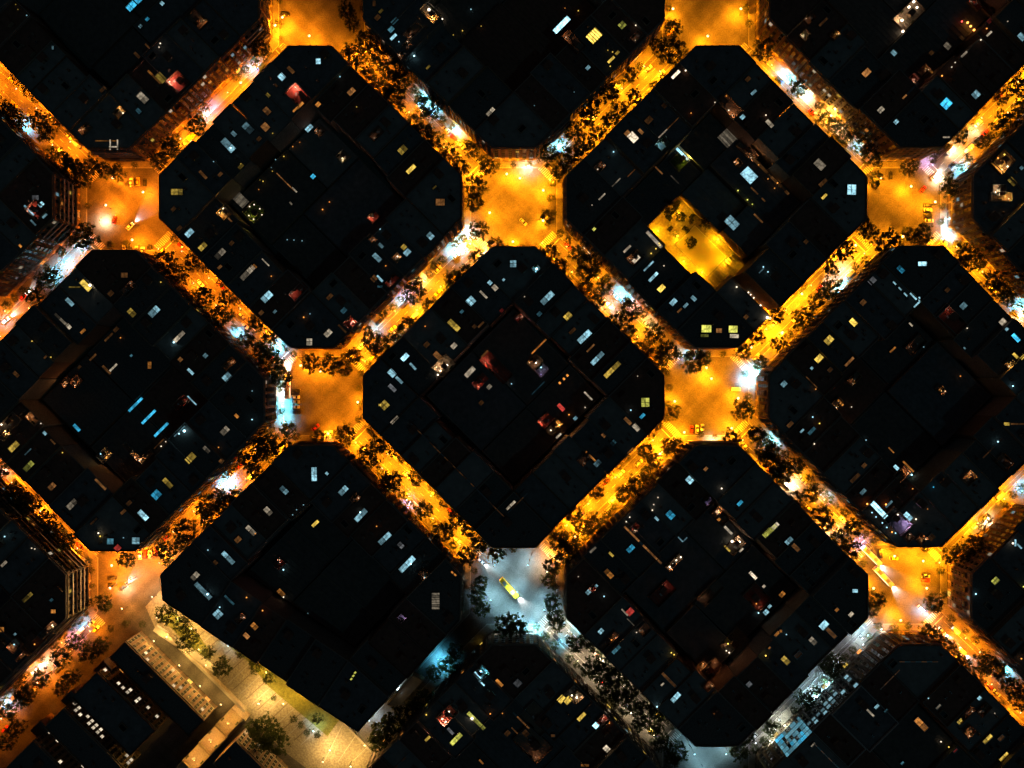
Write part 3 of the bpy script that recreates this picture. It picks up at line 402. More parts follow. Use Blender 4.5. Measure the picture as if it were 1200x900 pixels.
for key in BN:
    P = [G(*p).xy for p in BLOCKS[key]]; bn = BN[key]
    cen = sum(P, Vector((0, 0))) / len(P)
    E = [(P[1], P[2]), (P[3], P[4]), (P[5], P[6]), (P[7], P[0])]
    dirs = []; inn = []
    for a, b in E:
        t = (b - a).normalized(); nn = Vector((-t.y, t.x))
        if nn.dot(cen - a) < 0: nn = -nn
        dirs.append(t); inn.append(nn)
    Q = []                                   # inner corner after side k
    for k in range(4):
        k2 = (k + 1) % 4
        p = E[k][0] + inn[k] * DEPTH; q = E[k2][0] + inn[k2] * DEPTH; t, u = dirs[k], dirs[k2]
        w = q - p; cr = t.x * u.y - t.y * u.x; Q.append(p + t * ((w.x * u.y - w.y * u.x) / cr))
    R = random.Random(hash(key) % 1000 + key[0] * 31 + key[1] * 17 + 500)
    for k in range(4):
        k2 = (k + 1) % 4
        a, b = E[k]; L = (b - a).length
        s0 = (Q[k - 1] - a).dot(dirs[k]); s1 = (Q[k] - a).dot(dirs[k])
        n = max(3, round((s1 - s0) / R.uniform(11.5, 15)))
        cuts = [s0 + (s1 - s0) * (q + (R.uniform(-0.16, 0.16) if 0 < q < n else 0)) / n for q in range(n + 1)]
        gap = None
        if key == (1, 0) and k == 1:
            g0, g1 = 139 * M_PX, 152 * M_PX
            cuts = [s0, s0 + (g0 - s0) * .33, s0 + (g0 - s0) * .66, g0, g1, s1]; gap = 3
        for q in range(len(cuts) - 1):
            if q == gap: continue
            dep = DEPTH * (1 + (R.uniform(-0.10, 0.04) if 0 < q < n - 1 else 0))
            pa = a + dirs[k] * cuts[q]; pb = a + dirs[k] * cuts[q + 1]
            h = R.choice([18.6, 19.2, 20.3, 20.9, 21.6, 22.4]) + R.uniform(-0.3, 0.3)
            mid = (pa + pb) / 2
            spec([pa, pb, pb + inn[k] * dep, pa + inn[k] * dep], h, 'apartment_building', f'{ordn(q)} along {SIDES[k]} side of {bn}', key, [(pa, pb, -inn[k])], None)
        # corner house after side k
        c0 = a + dirs[k] * s1; d0 = E[k2][0] + dirs[k2] * ((Q[k] - E[k2][0]).dot(dirs[k2]))
        fr = [(c0, b, -inn[k]), (E[k2][0], d0, -inn[k2])]
        ch = E[k2][0] - b; poly = [c0, b, E[k2][0], d0, Q[k]]
        if ch.length < 3: poly = [c0, b, d0, Q[k]]
        else:
            cn = Vector((-ch.y, ch.x)).normalized()
            if cn.dot(b - cen) < 0: cn = -cn
            fr.append((b, E[k2][0], cn))
        spec(poly, R.uniform(19.8, 22.6), 'apartment_building', f'{CORN[k]} chamfered corner of {bn}', key, fr, None)
    # low roofs in the courtyard
    def bil(u, v): return (Q[3] * (1 - u) + Q[0] * u) * (1 - v) + (Q[2] * (1 - u) + Q[1] * u) * v
    if key == (1, 0): cells = [(0.0, 0.29, 0.0, 0.5, 6.0), (0.0, 0.29, 0.5, 1.0, 9.0), (0.31, 0.64, 0.42, 0.98, 7.5), (0.66, 1.0, 0.42, 0.7, 8.5), (0.66, 1.0, 0.72, 1.0, 13.0), (0.31, 1.0, 0.0, 0.38, 0)]
    else:
        u = R.uniform(0.35, 0.65); v = R.uniform(0.3, 0.6); w = R.uniform(0.35, 0.7)
        cells = [(0.02, u, 0.02, v, R.uniform(4.2, 6.5)), (u + .01, 0.98, 0.02, w, R.uniform(4.2, 8)), (0.02, u, v + .01, 0.98, R.uniform(4.2, 6)), (u + .01, 0.98, w + .01, 0.98, R.uniform(4.5, 7.5))]
    if key != (1, 0):
        pos = ['upper', 'right', 'left', 'lower']
        for n_, (u0, u1, v0, v1, h) in enumerate(cells):
            spec([bil(u0, v0), bil(u1, v0), bil(u1, v1), bil(u0, v1)], h, 'courtyard_building', f'{pos[n_]} part of courtyard in {bn}', key)
# the yellow courtyard block is laid out by hand: p runs down-right, q up-right, from the block's middle (px)
YC = xing(1, 0)
def pq(p, q): return G(YC[0] + (p + q) * 0.7071, YC[1] + (p - q) * 0.7071).xy
for p0, p1, q0, q1, h, w in ((-73, -32, -73, 20, 5.5, 'low roof above the yellow yard'), (-73, -32, 22, 73, 8.0, 'upper annexe'), (-31, 30, -14, 28, 6.5, 'roof with wire glass beside the yard'), (-31, 73, 30, 73, 9.0, 'long ribbed hall'), (32, 73, -14, 28, 11.0, 'block at the head of the yard')):
    spec([pq(p0, q0), pq(p1, q0), pq(p1, q1), pq(p0, q1)], h, 'courtyard_building', f'{w} in yellow courtyard block', (1, 0), style='yard' if w.startswith(('block', 'roof')) else None)
spec([pq(74, -50), pq(134, -50), pq(134, -38), pq(74, -38)], 4.2, 'covered_passage', 'lamp-lit strip from yard to street in yellow courtyard block', (1, 0))
# long old building of parallel wings at the lower left
def bar(c0, c1, s0, s1, z):      # photo lines x-y = c, x+y = s measured at roof height z
    return [G((s + c) / 2, (s - c) / 2, z).xy for c, s in ((c0, s0), (c0, s1), (c1, s1), (c1, s0))]
def T12(c): return c / 3.75 - 660
def T12s(s): return s / 3.75 + 660
for n_, (c0, c1, s0, s1) in enumerate([(212, 70, 895, 1590), (-45, -270, 905, 1420), (-355, -520, 915, 1460), (-625, -900, 925, 1500), (262, 60, 1815, 2500)]):
    pl = bar(T12(c0), T12(c1), T12s(s0), T12s(s1), 16.0)
    nrm = Vector((1, 1)).normalized()
    spec(pl, 16.0, 'institution_building' if n_ < 4 else 'apartment_building', ('long yellow-lit wing facing the plaza', 'second wing with lamps on its court face', 'third wing with row of white lamps', 'fourth wing at bottom-left edge', 'block with blue windows at bottom edge beyond bright terrace')[n_], (-2, 3),
         [(Vector(pl[0]), Vector(pl[1]), nrm)], 'classic' if n_ < 4 else 'grid', 5)
pl = [G(*tz(12, x, y), 7.0).xy for x, y in ((1022, 632), (1082, 690), (868, 905), (760, 912))]
spec(pl, 7.0, 'terrace_building', 'brightly lit flat terrace at end of long wing', (-2, 3), roofm='terr')
for n_, (x, y, w, h) in enumerate(((455, 470, 22, 9.0), (312, 602, 20, 9.0), (178, 735, 20, 9.0))):
    pl = [G(*tz(12, x + a, y + b), h).xy for a, b in ((-45, 0), (0, -45), (42, -3), (-3, 42))]
    spec(pl, h, 'annexe', f'{ordn(n_)} low orange annexe between wings beside avenue', (-2, 3))
# low pale building and passage in the gap at the plaza's end
pl = [G(*tz(13, x, y), 4.5).xy for x, y in ((575, 622), (690, 492), (738, 515), (622, 640))]
spec(pl, 4.5, 'market_hall', 'pale flat roof in gap beside dark trees near plaza', (-1, 3), roofm='pale')
# ------------------------------------------------------------------ share out the lit things
def find(px, py):
    hits = []
    for s in B:
        w = G(px, py, s['h'])
        if inside(w.xy, s['poly']): hits.append(s)
    return max(hits, key=lambda s: s['h']) if hits else None
seen_items = []; lost = 0
for t, txt in ROOF.items():
    for it in txt.replace('\n', ';').split(';'):
        f = it.split()
        if not f: continue
        x, y, L, Wd = map(float, f[:4]); d, c, l, k = f[4], f[5], int(f[6]), f[7]
        px, py = tz(t, x, y)
        if any(abs(px - q[0]) + abs(py - q[1]) < 5 and q[2] == k for q in seen_items): continue
        seen_items.append((px, py, k))
        s = find(px, py)
        if s is None:
            best = None
            for q in B:
                pp = W2P(q['c'], q['h']); dist = math.hypot(pp[0] - px, pp[1] - py)
                if best is None or dist < best[0]: best = (dist, q, pp)
            if best[0] > 60: lost += 1; continue
            for step in range(1, 13):
                u = step / 12; qx, qy = px + (best[2][0] - px) * u, py + (best[2][1] - py) * u
                if inside(G(qx, qy, best[1]['h']).xy, best[1]['poly']):
                    u = min(1, u + 0.08); px, py = px + (best[2][0] - px) * u, py + (best[2][1] - py) * u; s = best[1]; break
            if s is None: lost += 1; continue
        w = G(px, py, s['h']); k_m = M_PX * (CAM_H - s['h']) / CAM_H / 3.75
        s['items'].append((w.x, w.y, L * k_m, Wd * k_m, {'/': PI / 4, '\\': -PI / 4, '-': 0.0, '|': PI / 2}[d], c, l, k))
print('lit things', len(seen_items), 'lost', lost, 'buildings', len(B))
# ------------------------------------------------------------------ shared meshes
SH = {}
def shared(key, fn):
    if key not in SH: SH[key] = fn()
    return SH[key]
def window_mesh(w, h, frame, glass, name='window'):
    def f():
        m = MB(); t = 0.13
        m.box(-w/2 - t, -w/2, 0, 0.12, 0, h, 0); m.box(w/2, w/2 + t, 0, 0.12, 0, h, 0); m.box(-w/2 - t, w/2 + t, 0, 0.14, h, h + t, 0); m.box(-w/2 - t - .06, w/2 + t + .06, 0, 0.2, -0.12, 0, 0)
        m.add([(-w/2, 0.03, 0), (w/2, 0.03, 0), (w/2, 0.03, h), (-w/2, 0.03, h)], [(1, 0, 3, 2)], 1)
        m.box(-0.03, 0.03, 0, 0.07, 0, h, 0)
        return m.mesh(name, [frame, glass])
    return shared((name, w, h, frame.name, glass.name), f)
def balcony_mesh(w, dep):
    def f():
        m = MB(); m.box(-w/2, w/2, 0, dep, -0.16, 0, 0, bottom=True)
        m.box(-w/2, w/2, dep - 0.07, dep - 0.02, 0.93, 1.0, 1); 
        for sx in (-w/2 + .02, w/2 - .07): m.box(sx, sx + .05, 0, dep - .07, 0.93, 1.0, 1)
        nb = max(4, int(w / 0.28))
        for k in range(nb + 1):
            x = -w/2 + .03 + (w - .06) * k / nb; m.box(x - .018, x + .018, dep - .06, dep - .03, 0, .93, 1)
        return m.mesh('balcony', [M_TRIM, M_DARKM])
    return shared(('balc', round(w, 1), dep), f)
def bay_mesh(w, dep, h, nf, wm):
    def f():
        m = MB(); m.box(-w/2, w/2, 0, dep, 0, h, 0, bottom=True); m.box(-w/2 - .1, w/2 + .1, 0, dep + .1, h, h + .25, 0)
        fh = h / nf
        for k in range(nf):
            for x0, x1 in ((-w/2 + .15, -.06), (.06, w/2 - .15)):
                m.add([(x0, dep + .015, k * fh + .9), (x1, dep + .015, k * fh + .9), (x1, dep + .015, k * fh + fh - .45), (x0, dep + .015, k * fh + fh - .45)], [(1, 0, 3, 2)], 1)
            m.box(-w/2 - .05, w/2 + .05, 0, dep + .05, k * fh - .1, k * fh + .1, 0)
        return m.mesh('bay_window', [wm, M_GLASS])
    return shared(('bay', round(w, 1), dep, round(h, 1), nf, wm.name), f)
def unit(name, fn): return shared(name, fn)
def _bulb():
    m = MB(); m.lathe([(0.05, -1), (0.6, -0.8), (1, -0.1), (0.85, 0.5), (0.45, 0.88), (0.05, 1)], 8); return m
def bulb_mesh(c, l, boost): return shared(('bulb', c, l, boost), lambda: _bulb().mesh('bulb', emat(c, l, boost)))
def post_mesh():
    def f():
        m = MB(); m.tube((0, 0, 0), (0, 0, 1), 0.06, 0.05); m.box(-.2, .2, -.2, .2, 0, .08); return m.mesh('roof_lamp', M_DARKM)
    return shared('post', f)
def stair_mesh():
    def f():
        m = MB(); m.box(-1.7, 1.7, -1.4, 1.4, 0, 2.5, 0); m.box(-1.95, 1.95, -1.65, 1.65, 2.5, 2.7, 1, bottom=True); m.box(-0.5, 0.4, 1.4, 1.45, 0.02, 2.05, 2); return m.mesh('stair_house', [M_WALL[0], M_ROOF[0], M_SHUT])
    return shared('stair', f)
def chim_mesh():
    def f():
        m = MB(); m.box(-.55, .55, -.3, .3, 0, 1.7, 0); m.box(-.65, .65, -.4, .4, 1.7, 1.85, 1, bottom=True)
        for x in (-.33, 0, .33): m.lathe([(.13, 1.85), (.13, 2.15), (.17, 2.2), (.1, 2.3)], 6, 2, (x, 0, 0))
        return m.mesh('chimney', [M_WALL[4], M_TRIM, M_ROOF[0]])
    return shared('chim', f)
def ac_mesh():
    def f():
        m = MB(); m.box(-.55, .55, -.25, .25, .12, .95, 0, bottom=True); m.box(-.5, -.4, -.2, .2, 0, .12, 1); m.box(.4, .5, -.2, .2, 0, .12, 1); m.lathe([(.32, .95), (.32, 1.0), (.1, 1.01)], 10, 1); return m.mesh('air_conditioner', [M_GREYM, M_DARKM])
    return shared('ac', f)
def planter_mesh():
    def f():
        r = random.Random(3); m = MB(); m.box(-.9, .9, -.3, .3, 0, .5, 0); m.box(-.82, .82, -.24, .24, .5, .52, 2)
        for k in range(70):
            p = Vector((r.uniform(-.9, .9), r.uniform(-.35, .35), r.uniform(.5, 1.3))); a, b = r.uniform(0, 6), r.uniform(-1, 1); u = Vector((math.cos(a), math.sin(a), b)) * .16; v = Vector((-math.sin(a), math.cos(a), r.uniform(-1, 1))) * .12
            m.add([p - u, p - v, p + u, p + v], [(0, 1, 2, 3)], 1)
        return m.mesh('planter', [M_TRIM, M_LEAF, M_BARK])
    return shared('planter', f)
def table_mesh():
    def f():
        m = MB(); m.box(-.8, .8, -.45, .45, .7, .75, 0, bottom=True)
        for x in (-.7, .7):
            for y in (-.36, .36): m.box(x - .03, x + .03, y - .03, y + .03, 0, .7, 0)
        return m.mesh('table', M_WHITE)
    return shared('table', f)
LT = {}
def point(c, watts, radius=0.25, spot=None):
    k = (c, round(watts), radius, spot)
    if k not in LT:
        l = bpy.data.lights.new('lamp_light', 'SPOT' if spot else 'POINT'); l.color = c; l.energy = watts; l.shadow_soft_size = radius
        if spot: l.spot_size = math.radians(spot); l.spot_blend = 0.3 if spot > 160 else 0.7
        LT[k] = l
    return LT[k]
LCOL = {'c': (0.13, 0.70, 1.0), 'b': (0.1, 0.62, 1.0), 'w': (1.0, 0.72, 0.42), 'y': (1.0, 0.52, 0.10), 'G': (0.9, 0.75, 0.12), 'o': (1.0, 0.40, 0.12), 'a': (1.0, 0.42, 0.16), 'r': (1.0, 0.42, 0.32), 'g': (0.8, 0.8, 0.8), 't': (0.3, 0.7, 0.9), 'v': (0.62, 0.45, 1.0)}
def add_items(s, root):
    c0 = s['c']; h = s['h']; R = random.Random(int(abs(c0.x * 13 + c0.y * 7)))
    for (x, y, L, Wd, a, c, l, k) in s['items']:
        loc = (x - c0.x, y - c0.y, h)
        if k in 'SPQB':  # skylights; dim ones are emissive stand-ins for lamp-lit roof patches
            L = max(L * .86, 1.0); Wd = max(Wd * .84, 0.8)
            m = MB(); o = 0.16; zt = 0.9
            out = [(-L/2 - o, -Wd/2 - o), (L/2 + o, -Wd/2 - o), (L/2 + o, Wd/2 + o), (-L/2 - o, Wd/2 + o)]; inn_ = [(-L/2, -Wd/2), (L/2, -Wd/2), (L/2, Wd/2), (-L/2, Wd/2)]
            m.prism(out, 0, zt, 0, top=False); m.ring(out, inn_, zt, 0)
            m.add([(p[0], p[1], zt) for p in inn_] + [(p[0], p[1], 0.3) for p in inn_], [((q + 1) % 4, q, 4 + q, 4 + (q + 1) % 4) for q in range(4)] + [(4, 5, 6, 7)], 1)
            sk = m.build('skylight_or_lit_patch', [M_GREYM, M_SHAFT], root); sk.location = loc; sk.rotation_euler[2] = a + (PI if R.random() < .5 else 0) + R.uniform(-.03, .03)
            gp = 0.07
            if k == 'S': cells = [(-L/2, 0 - gp / 2, -Wd/2, Wd/2, l), (gp / 2, L/2, -Wd/2, Wd/2, max(1, l - R.choice((0, 0, 1))))] if L > 3 else [(-L/2, L/2, -Wd/2, Wd/2, l)]
            elif k == 'P':
                mid = L * R.uniform(-.12, .12)
                cells = [(-L/2, mid - .12, -Wd/2, -gp/2, l), (-L/2, mid - .12, gp/2, Wd/2, l), (mid + .12, L/2, -Wd/2, -gp/2, max(1, l - 2)), (mid + .12, L/2, gp/2, Wd/2, max(1, l - R.choice((1, 2))))]
            elif k == 'Q': cells = [(x0, x1, y0, y1, max(1, l - R.choice((0, 0, 1)))) for x0, x1 in ((-L/2, -.12), (.12, L/2)) for y0, y1 in ((-Wd/2, -.12), (.12, Wd/2))]
            else:
                nb = max(4, int(L / 1.1)); cells = [(-L/2 + L * q / nb + .16, -L/2 + L * (q + 1) / nb - .16, -Wd/2, Wd/2, max(1, l - R.choice((0, 0, 1)))) for q in range(nb)]
            for (x0, x1, y0, y1, l2) in cells:
                p = MB(); p.box(x0 + .03, x1 - .03, y0 + .03, y1 - .03, .34, .4); p.build('glow_pane', emat(c, l2), sk)
        elif k == 'D':
            r = 0.16 + 0.028 * l + (0.18 if L > 1.2 else 0)
            ph = R.uniform(0.6, 1.6)
            po = link('roof_lamp', post_mesh(), root, loc); po.scale = (1, 1, ph)
            b = link('bulb', bulb_mesh(c, l, 3.2), po, (0, 0, 1 + r / ph)); b.scale = (r, r, r / ph)
        elif k == 'L':  # strip lamps; dim amber ones put the glow of lit wall edges into emission
            wd = min(max(Wd, 0.35), 1.2)
            m = MB(); m.box(-L/2 - .1, L/2 + .1, -wd/2 - .1, wd/2 + .1, 0, .35, 0)
            st = m.build('lamp_strip_or_lit_edge', M_GREYM, root); st.location = loc; st.rotation_euler[2] = a
            n = max(1, int(L / 2.4))
            for q in range(n):
                if n > 3 and c == 'a' and R.random() < .25: continue
                p = MB(); p.box(-L/2 + L * q / n + .06, -L/2 + L * (q + 1) / n - .06, -wd/2, wd/2, .36, .46); p.build('tube', emat(c, max(1, l - (R.choice((0, 0, 1)) if n > 1 else 0))), st)
        elif k == 'T':
            fl = {'r': M_REDF, 'G': M_GRNF, 't': M_ROOF[2], 'c': M_ROOF[2], 'v': M_ROOF[2]}.get(c, M_TANF)
            m = MB(); hh = 1.5; m.box(-L/2, L/2, -Wd/2, Wd/2, 0, .12, 0)
            for (x0, x1, y0, y1) in ((-L/2, L/2, -Wd/2 - .2, -Wd/2), (-L/2, L/2, Wd/2, Wd/2 + .2), (-L/2 - .2, -L/2, -Wd/2 - .2, Wd/2 + .2), (L/2, L/2 + .2, -Wd/2 - .2, Wd/2 + .2)): m.box(x0, x1, y0, y1, 0, hh, 1)
            terr = s['kind'] == 'terrace_building'
            if L * Wd > 25 and not terr:
                bx = L * R.uniform(-.3, .05); by = Wd * R.uniform(-.25, .1); m.box(bx, bx + L * .22, by, by + Wd * .3, .12, 2.4, 1); m.box(bx - .2, bx + L * .22 + .2, by - .2, by + Wd * .3 + .2, 2.4, 2.55, 2, bottom=True)
            te = m.build('terrace', [fl, s['wm'], M_ROOF[0]], root); te.location = loc; te.rotation_euler[2] = a
            lx, ly = L * R.choice((-.33, .33)), Wd * R.choice((-.3, .3))
            zl = 1.45
            if terr: lx, ly, zl = 0, 0, 3.4
            b = link('bulb', bulb_mesh('w' if c in 'wryoaG' else c, min(9, l + 2), 2.5), te, (lx, ly, zl)); b.scale = (.2, .2, .2)
            lg = link('terrace_light', point(LCOL[c], 2300 * 1.8 * (l / 9.0) ** 2.6 * max(.35, min(2.4, L * Wd / 36)) * (.4 if c == 'a' else .45 if c == 'r' and L * Wd > 60 else 1), .2), te, (lx, ly, zl + .1))
            for q in range(2 if L * Wd > 12 else 1):
                pl_ = link('planter', planter_mesh(), te, (L * R.uniform(-.3, .3), R.choice((-1, 1)) * (Wd/2 - .45), .12)); pl_.rotation_euler[2] = 0
            if L * Wd > 10:
                tb = link('table', table_mesh(), te, (L * R.uniform(-.2, .2), Wd * R.uniform(-.15, .15), .12), R.uniform(0, 3))
def facade(s, root, a, b, nrm, wm):
    """windows, balconies and shop fronts along one street face, seen from the drone"""
    c0 = s['c']; mid = (a + b) / 2; px, py = W2P(mid)
    disp = -(Vector(mid).dot(nrm)) / CAM_H * s['h'] / M_PX           # how many photo pixels of this face can be seen
    if disp < 2.5 or not vis(px, py, 30): return
    t = (b - a); L = t.length
    if L < 2.2: return
    t.normalize()
    if Vector((t.y, -t.x)).dot(nrm) > 0: t = -t; a, b = b, a           # x along the face so that +y is outwards
    ang = math.atan2(t.y, t.x)
    R = random.Random(int(abs(mid.x * 17 + mid.y * 5)) + 3)
    st = s['style'] or R.choice(['grid', 'balcony', 'balcony', 'bay', 'band', 'grid'])
    nf = s['floors']; gh = 4.4 if nf > 5 else 3.8; fh = (s['h'] - gh - 0.5) / (nf - 1)
    nb = max(1, int(L / (2.9 if st != 'glass' else 1.6))); bw = L / nb
    def put(name, data, x, z, y=0.0):
        p = a + t * x + nrm * y
        return link(name, data, root, (p.x - c0.x, p.y - c0.y, z), ang)
    lit_c = [('w', 6), ('y', 6), ('w', 5), ('c', 5), ('o', 6)]
    single = disp >= 9
    mm = MB(); X = Matrix.Translation((a.x - c0.x, a.y - c0.y, 0)) @ Matrix.Rotation(ang, 4, 'Z')
    # cornice and string courses
    cm = MB(); cm.box(0.02, L - 0.02, 0.002, 0.45, s['h'] - 0.15, s['h'] + 0.2, 0, M=X, bottom=True); cm.build('cornice', M_TRIM, root); cm = MB(); cm.box(0.02, L - 0.02, 0.002, 0.18, gh - 0.25, gh, 0, M=X, bottom=True)
    cm.build('string_course', M_TRIM, root)
    for fl in range(nf - 1):
        z = gh + fl * fh
        if st == 'band':
            bm = MB(); bm.box(0.3, L - 0.3, 0.003, 1.1, z - 0.15, z, 0, M=X, bottom=True); bm.box(0.3, L - 0.3, 1.02, 1.09, z, z + 0.95, 1, M=X); bm.build('balcony', [M_TRIM, M_WHITE if R.random() < .5 else M_DARKM], root)
        for q in range(nb):
            x = bw * (q + 0.5)
            if st == 'bay' and q % 2 == 1 and nb > 2: continue
            lit = R.random() < (0.07 if not (st == 'classic' and ('second' in s['words'] or 'third' in s['words'])) else (.42 if fl in (1, 2) else .05))
            ec, el = R.choice(lit_c) if st != 'classic' else ('w', R.choice((6, 7, 7, 8)))
            if st == 'glass':
                gm = emat(R.choice('bttt'), R.choice((6, 7, 7, 8))) if R.random() < .85 else M_GLASS
                w_, h_ = bw - 0.3, fh - 0.35
            elif st == 'white':
                gm = emat('c', R.choice((4, 5, 6))) if R.random() < .4 else M_GLASS; w_, h_ = bw - 1.0, fh - 1.0
            else:
                gm = emat(ec, el) if lit else (M_GLASS if R.random() < .8 else M_SHUT); w_, h_ = 1.55 if st == 'grid' else 1.35, min(2.5, fh - 0.6)
            if single or lit: put('window', window_mesh(round(w_, 1), round(h_, 1), M_TRIM if st != 'glass' else M_GREYM, gm), x, z + (.06 if st in ('balcony', 'band') else .55 if st != 'glass' else .2), .002)
            else: mm.add([X @ Vector(v) for v in ((x - w_/2, .04, z + .3), (x + w_/2, .04, z + .3), (x + w_/2, .04, z + .3 + h_), (x - w_/2, .04, z + .3 + h_))], [(1, 0, 3, 2)])
            if st == 'balcony' and (fl > 0 or R.random() < .6): put('balcony', balcony_mesh(min(2.1, bw - .35), 0.85), x, z, .003)
    if st == 'bay' and nb > 2:
        for q in range(1, nb, 2): put('bay_window', bay_mesh(min(2.4, bw - .2), 0.9, (nf - 2) * fh, nf - 2, wm), bw * (q + .5), gh, .003)
    if mm.v:
        o = mm.build('window_panes', M_GLASS, root); o['kind'] = 'stuff'
    for q in range(max(1, int(L / 4))):
        x = L / max(1, int(L / 4)) * (q + .5); lit = R.random() < 0.14
        gm = emat(R.choice('wyyo'), R.choice((6, 7, 8))) if lit else M_SHUT
        put('shop_window', window_mesh(2.7, 2.9, M_DARKM, gm, 'shop_window'), x, 0.4, .002)
n_lab = {}
ADJ = {'c': 'cyan-lit skylights', 'b': 'blue-lit skylights', 'w': 'white-lit skylights', 'y': 'yellow-lit skylights', 'G': 'green-yellow skylights', 'o': 'orange-lit skylights', 'a': 'dim amber glow panels', 'r': 'red lights', 'g': 'dim grey skylights or lit patches', 't': 'faint teal skylights or lit patches', 'v': 'violet glow'}
def make_building(s):
    R = random.Random(int(abs(s['c'].x * 31 + s['c'].y * 11)))
    low = s['kind'] != 'apartment_building' and s['kind'] != 'institution_building'
    wm = s['wm'] = s['wallm'] or (M_WHITE if s['style'] == 'white' else R.choice(M_WALL))
    rm = {'pale': M_WHITE, 'terr': M_ROOF[2]}.get(s['roofm']) or (M_CORR if s['kind'] == 'courtyard_building' and R.random() < .5 else R.choice(M_ROOF))
    feats = {}
    for it in s['items']: feats[it[5]] = feats.get(it[5], 0) + (it[2] * it[3]) * lev(it[6])
    kindw = {'apartment_building': 'dark-roofed apartment house', 'courtyard_building': 'low courtyard building', 'institution_building': 'old institution building', 'terrace_building': 'low building', 'annexe': 'annexe', 'market_hall': 'low hall', 'covered_passage': 'covered passage'}[s['kind']]
    lab = f"{kindw}, {s['words']}"
    if feats and len(lab.split()) <= 12: lab += ', ' + ADJ[max(feats, key=feats.get)]
    elif len(lab.split()) <= 13: lab += ', unlit roof'
    root = thing(s['kind'], lab, {'terrace_building': 'building', 'courtyard_building': 'building', 'apartment_building': 'building', 'institution_building': 'building', 'annexe': 'building', 'market_hall': 'building', 'covered_passage': 'passage'}[s['kind']], (s['c'].x, s['c'].y, 0), 0,
                 {'apartment_building': 'apartment houses of the city blocks', 'courtyard_building': 'low buildings inside the blocks', 'institution_building': 'wings of the old building', 'annexe': 'annexes beside the avenue'}.get(s['kind']))
    lp = [Vector(p) - s['c'] for p in s['poly']]; h = s['h']; par = s['par'] if not low else 0.4
    n = len(lp)
    inn_ = inset(lp, 0.28)
    m = MB(); m.prism(lp, 0, h + par, 0, top=False); m.ring(lp, inn_, h + par, 1)
    m.add([(p.x, p.y, h + par) for p in inn_] + [(p.x, p.y, h - .05) for p in inn_], [((k + 1) % n, k, n + k, n + (k + 1) % n) for k in range(n)], 0)
    m.build('wall', [wm, M_TRIM if R.random() < .5 else wm], root)
    m = MB(); m.add([(p.x, p.y, h) for p in inn_], [tuple(range(n))])
    if low and s['kind'] == 'courtyard_building':            # raised roof ribs
        d = (lp[1] - lp[0]); e = (lp[-1] - lp[0]); nr = max(2, int(e.length / 2.2))
        for q in range(1, nr):
            p = lp[0] + e * (q / nr); p2 = lp[1] + (lp[2 % n] - lp[1]) * (q / nr); dd = (p2 - p).normalized(); nn = Vector((-dd.y, dd.x)) * .09; p = p + dd * .5; p2 = p2 - dd * .5
            vs = [p - nn, p2 - nn, p2 + nn, p + nn]; m.prism(ccw(vs), h, h + .14)
    m.build('roof', rm, root)
    if not low:
        ii = inset(lp, 3.0); cc = Vector((0, 0))
        spots = []
        def free(p, r): return inside(p, ii) and all((p - Vector(q)).length > r + rr for q, rr in spots) and all((p - Vector((it[0] - s['c'].x, it[1] - s['c'].y))).length > r + .5 * max(it[2], it[3]) for it in s['items'])
        xs = [p.x for p in lp]; ys = [p.y for p in lp]
        ang = math.atan2((lp[1] - lp[0]).y, (lp[1] - lp[0]).x)
        for nm, fn, r, cnt in (('stair_house', stair_mesh, 2.6, 1), ('chimney', chim_mesh, .9, 3), ('air_conditioner', ac_mesh, .8, R.choice((1, 2, 3)))):
            for _ in range(cnt):
                for _t in range(12):
                    p = Vector((R.uniform(min(xs), max(xs)), R.uniform(min(ys), max(ys))))
                    if free(p, r):
                        spots.append((p, r)); link(nm, fn(), root, (p.x, p.y, h), ang + R.choice((0, PI / 2, PI))); break
        # an unlit light well
        for _t in range(8):
            p = Vector((R.uniform(min(xs), max(xs)), R.uniform(min(ys), max(ys))))
            if free(p, 2.6):
                m = MB(); o = [(-1.9, -1.3), (1.9, -1.3), (1.9, 1.3), (-1.9, 1.3)]; i2 = [(-1.7, -1.1), (1.7, -1.1), (1.7, 1.1), (-1.7, 1.1)]
                m.prism(o, 0, .9, 0, top=False); m.ring(o, i2, .9, 0); m.add([(q[0], q[1], .9) for q in i2] + [(q[0], q[1], .05) for q in i2], [((k + 1) % 4, k, 4 + k, 4 + (k + 1) % 4) for k in range(4)] + [(4, 5, 6, 7)], 1)
                SH.setdefault('well', None)
                if SH['well'] is None: SH['well'] = m.mesh('light_well', [M_WALL[0], M_DARKM])
                link('light_well', SH['well'], root, (p.x, p.y, h), ang); break
    for (a, b, nrm) in s['fronts']: facade(s, root, Vector(a), Vector(b), Vector(nrm), wm)
    add_items(s, root)
    s['root'] = root
# facade kinds that the photograph shows
for s in B:
    k = s['block']; q = W2P(s['c'])
    if k == (2, 3) and s['words'].find('upper left side') >= 0:
        u = W2P((Vector(s['fronts'][0][0]) + Vector(s['fronts'][0][1])) / 2)
        s['style'] = 'glass' if u[0] < 925 else 'white' if u[0] < 975 else 'grid'
    if k == (-3, 2): s['style'] = 'band'
    if k == (2, -1): s['style'] = 'grid'
    if k == (-2, -1) and 'lower right' in s['words']: s['style'] = 'bay' if rnd.random() < .5 else 'grid'
    if k == (-3, 0) and 'corner' in s['words']: s['style'] = 'band'
    if k == (3, 0): s['style'] = 'grid'
for s in B: make_building(s)
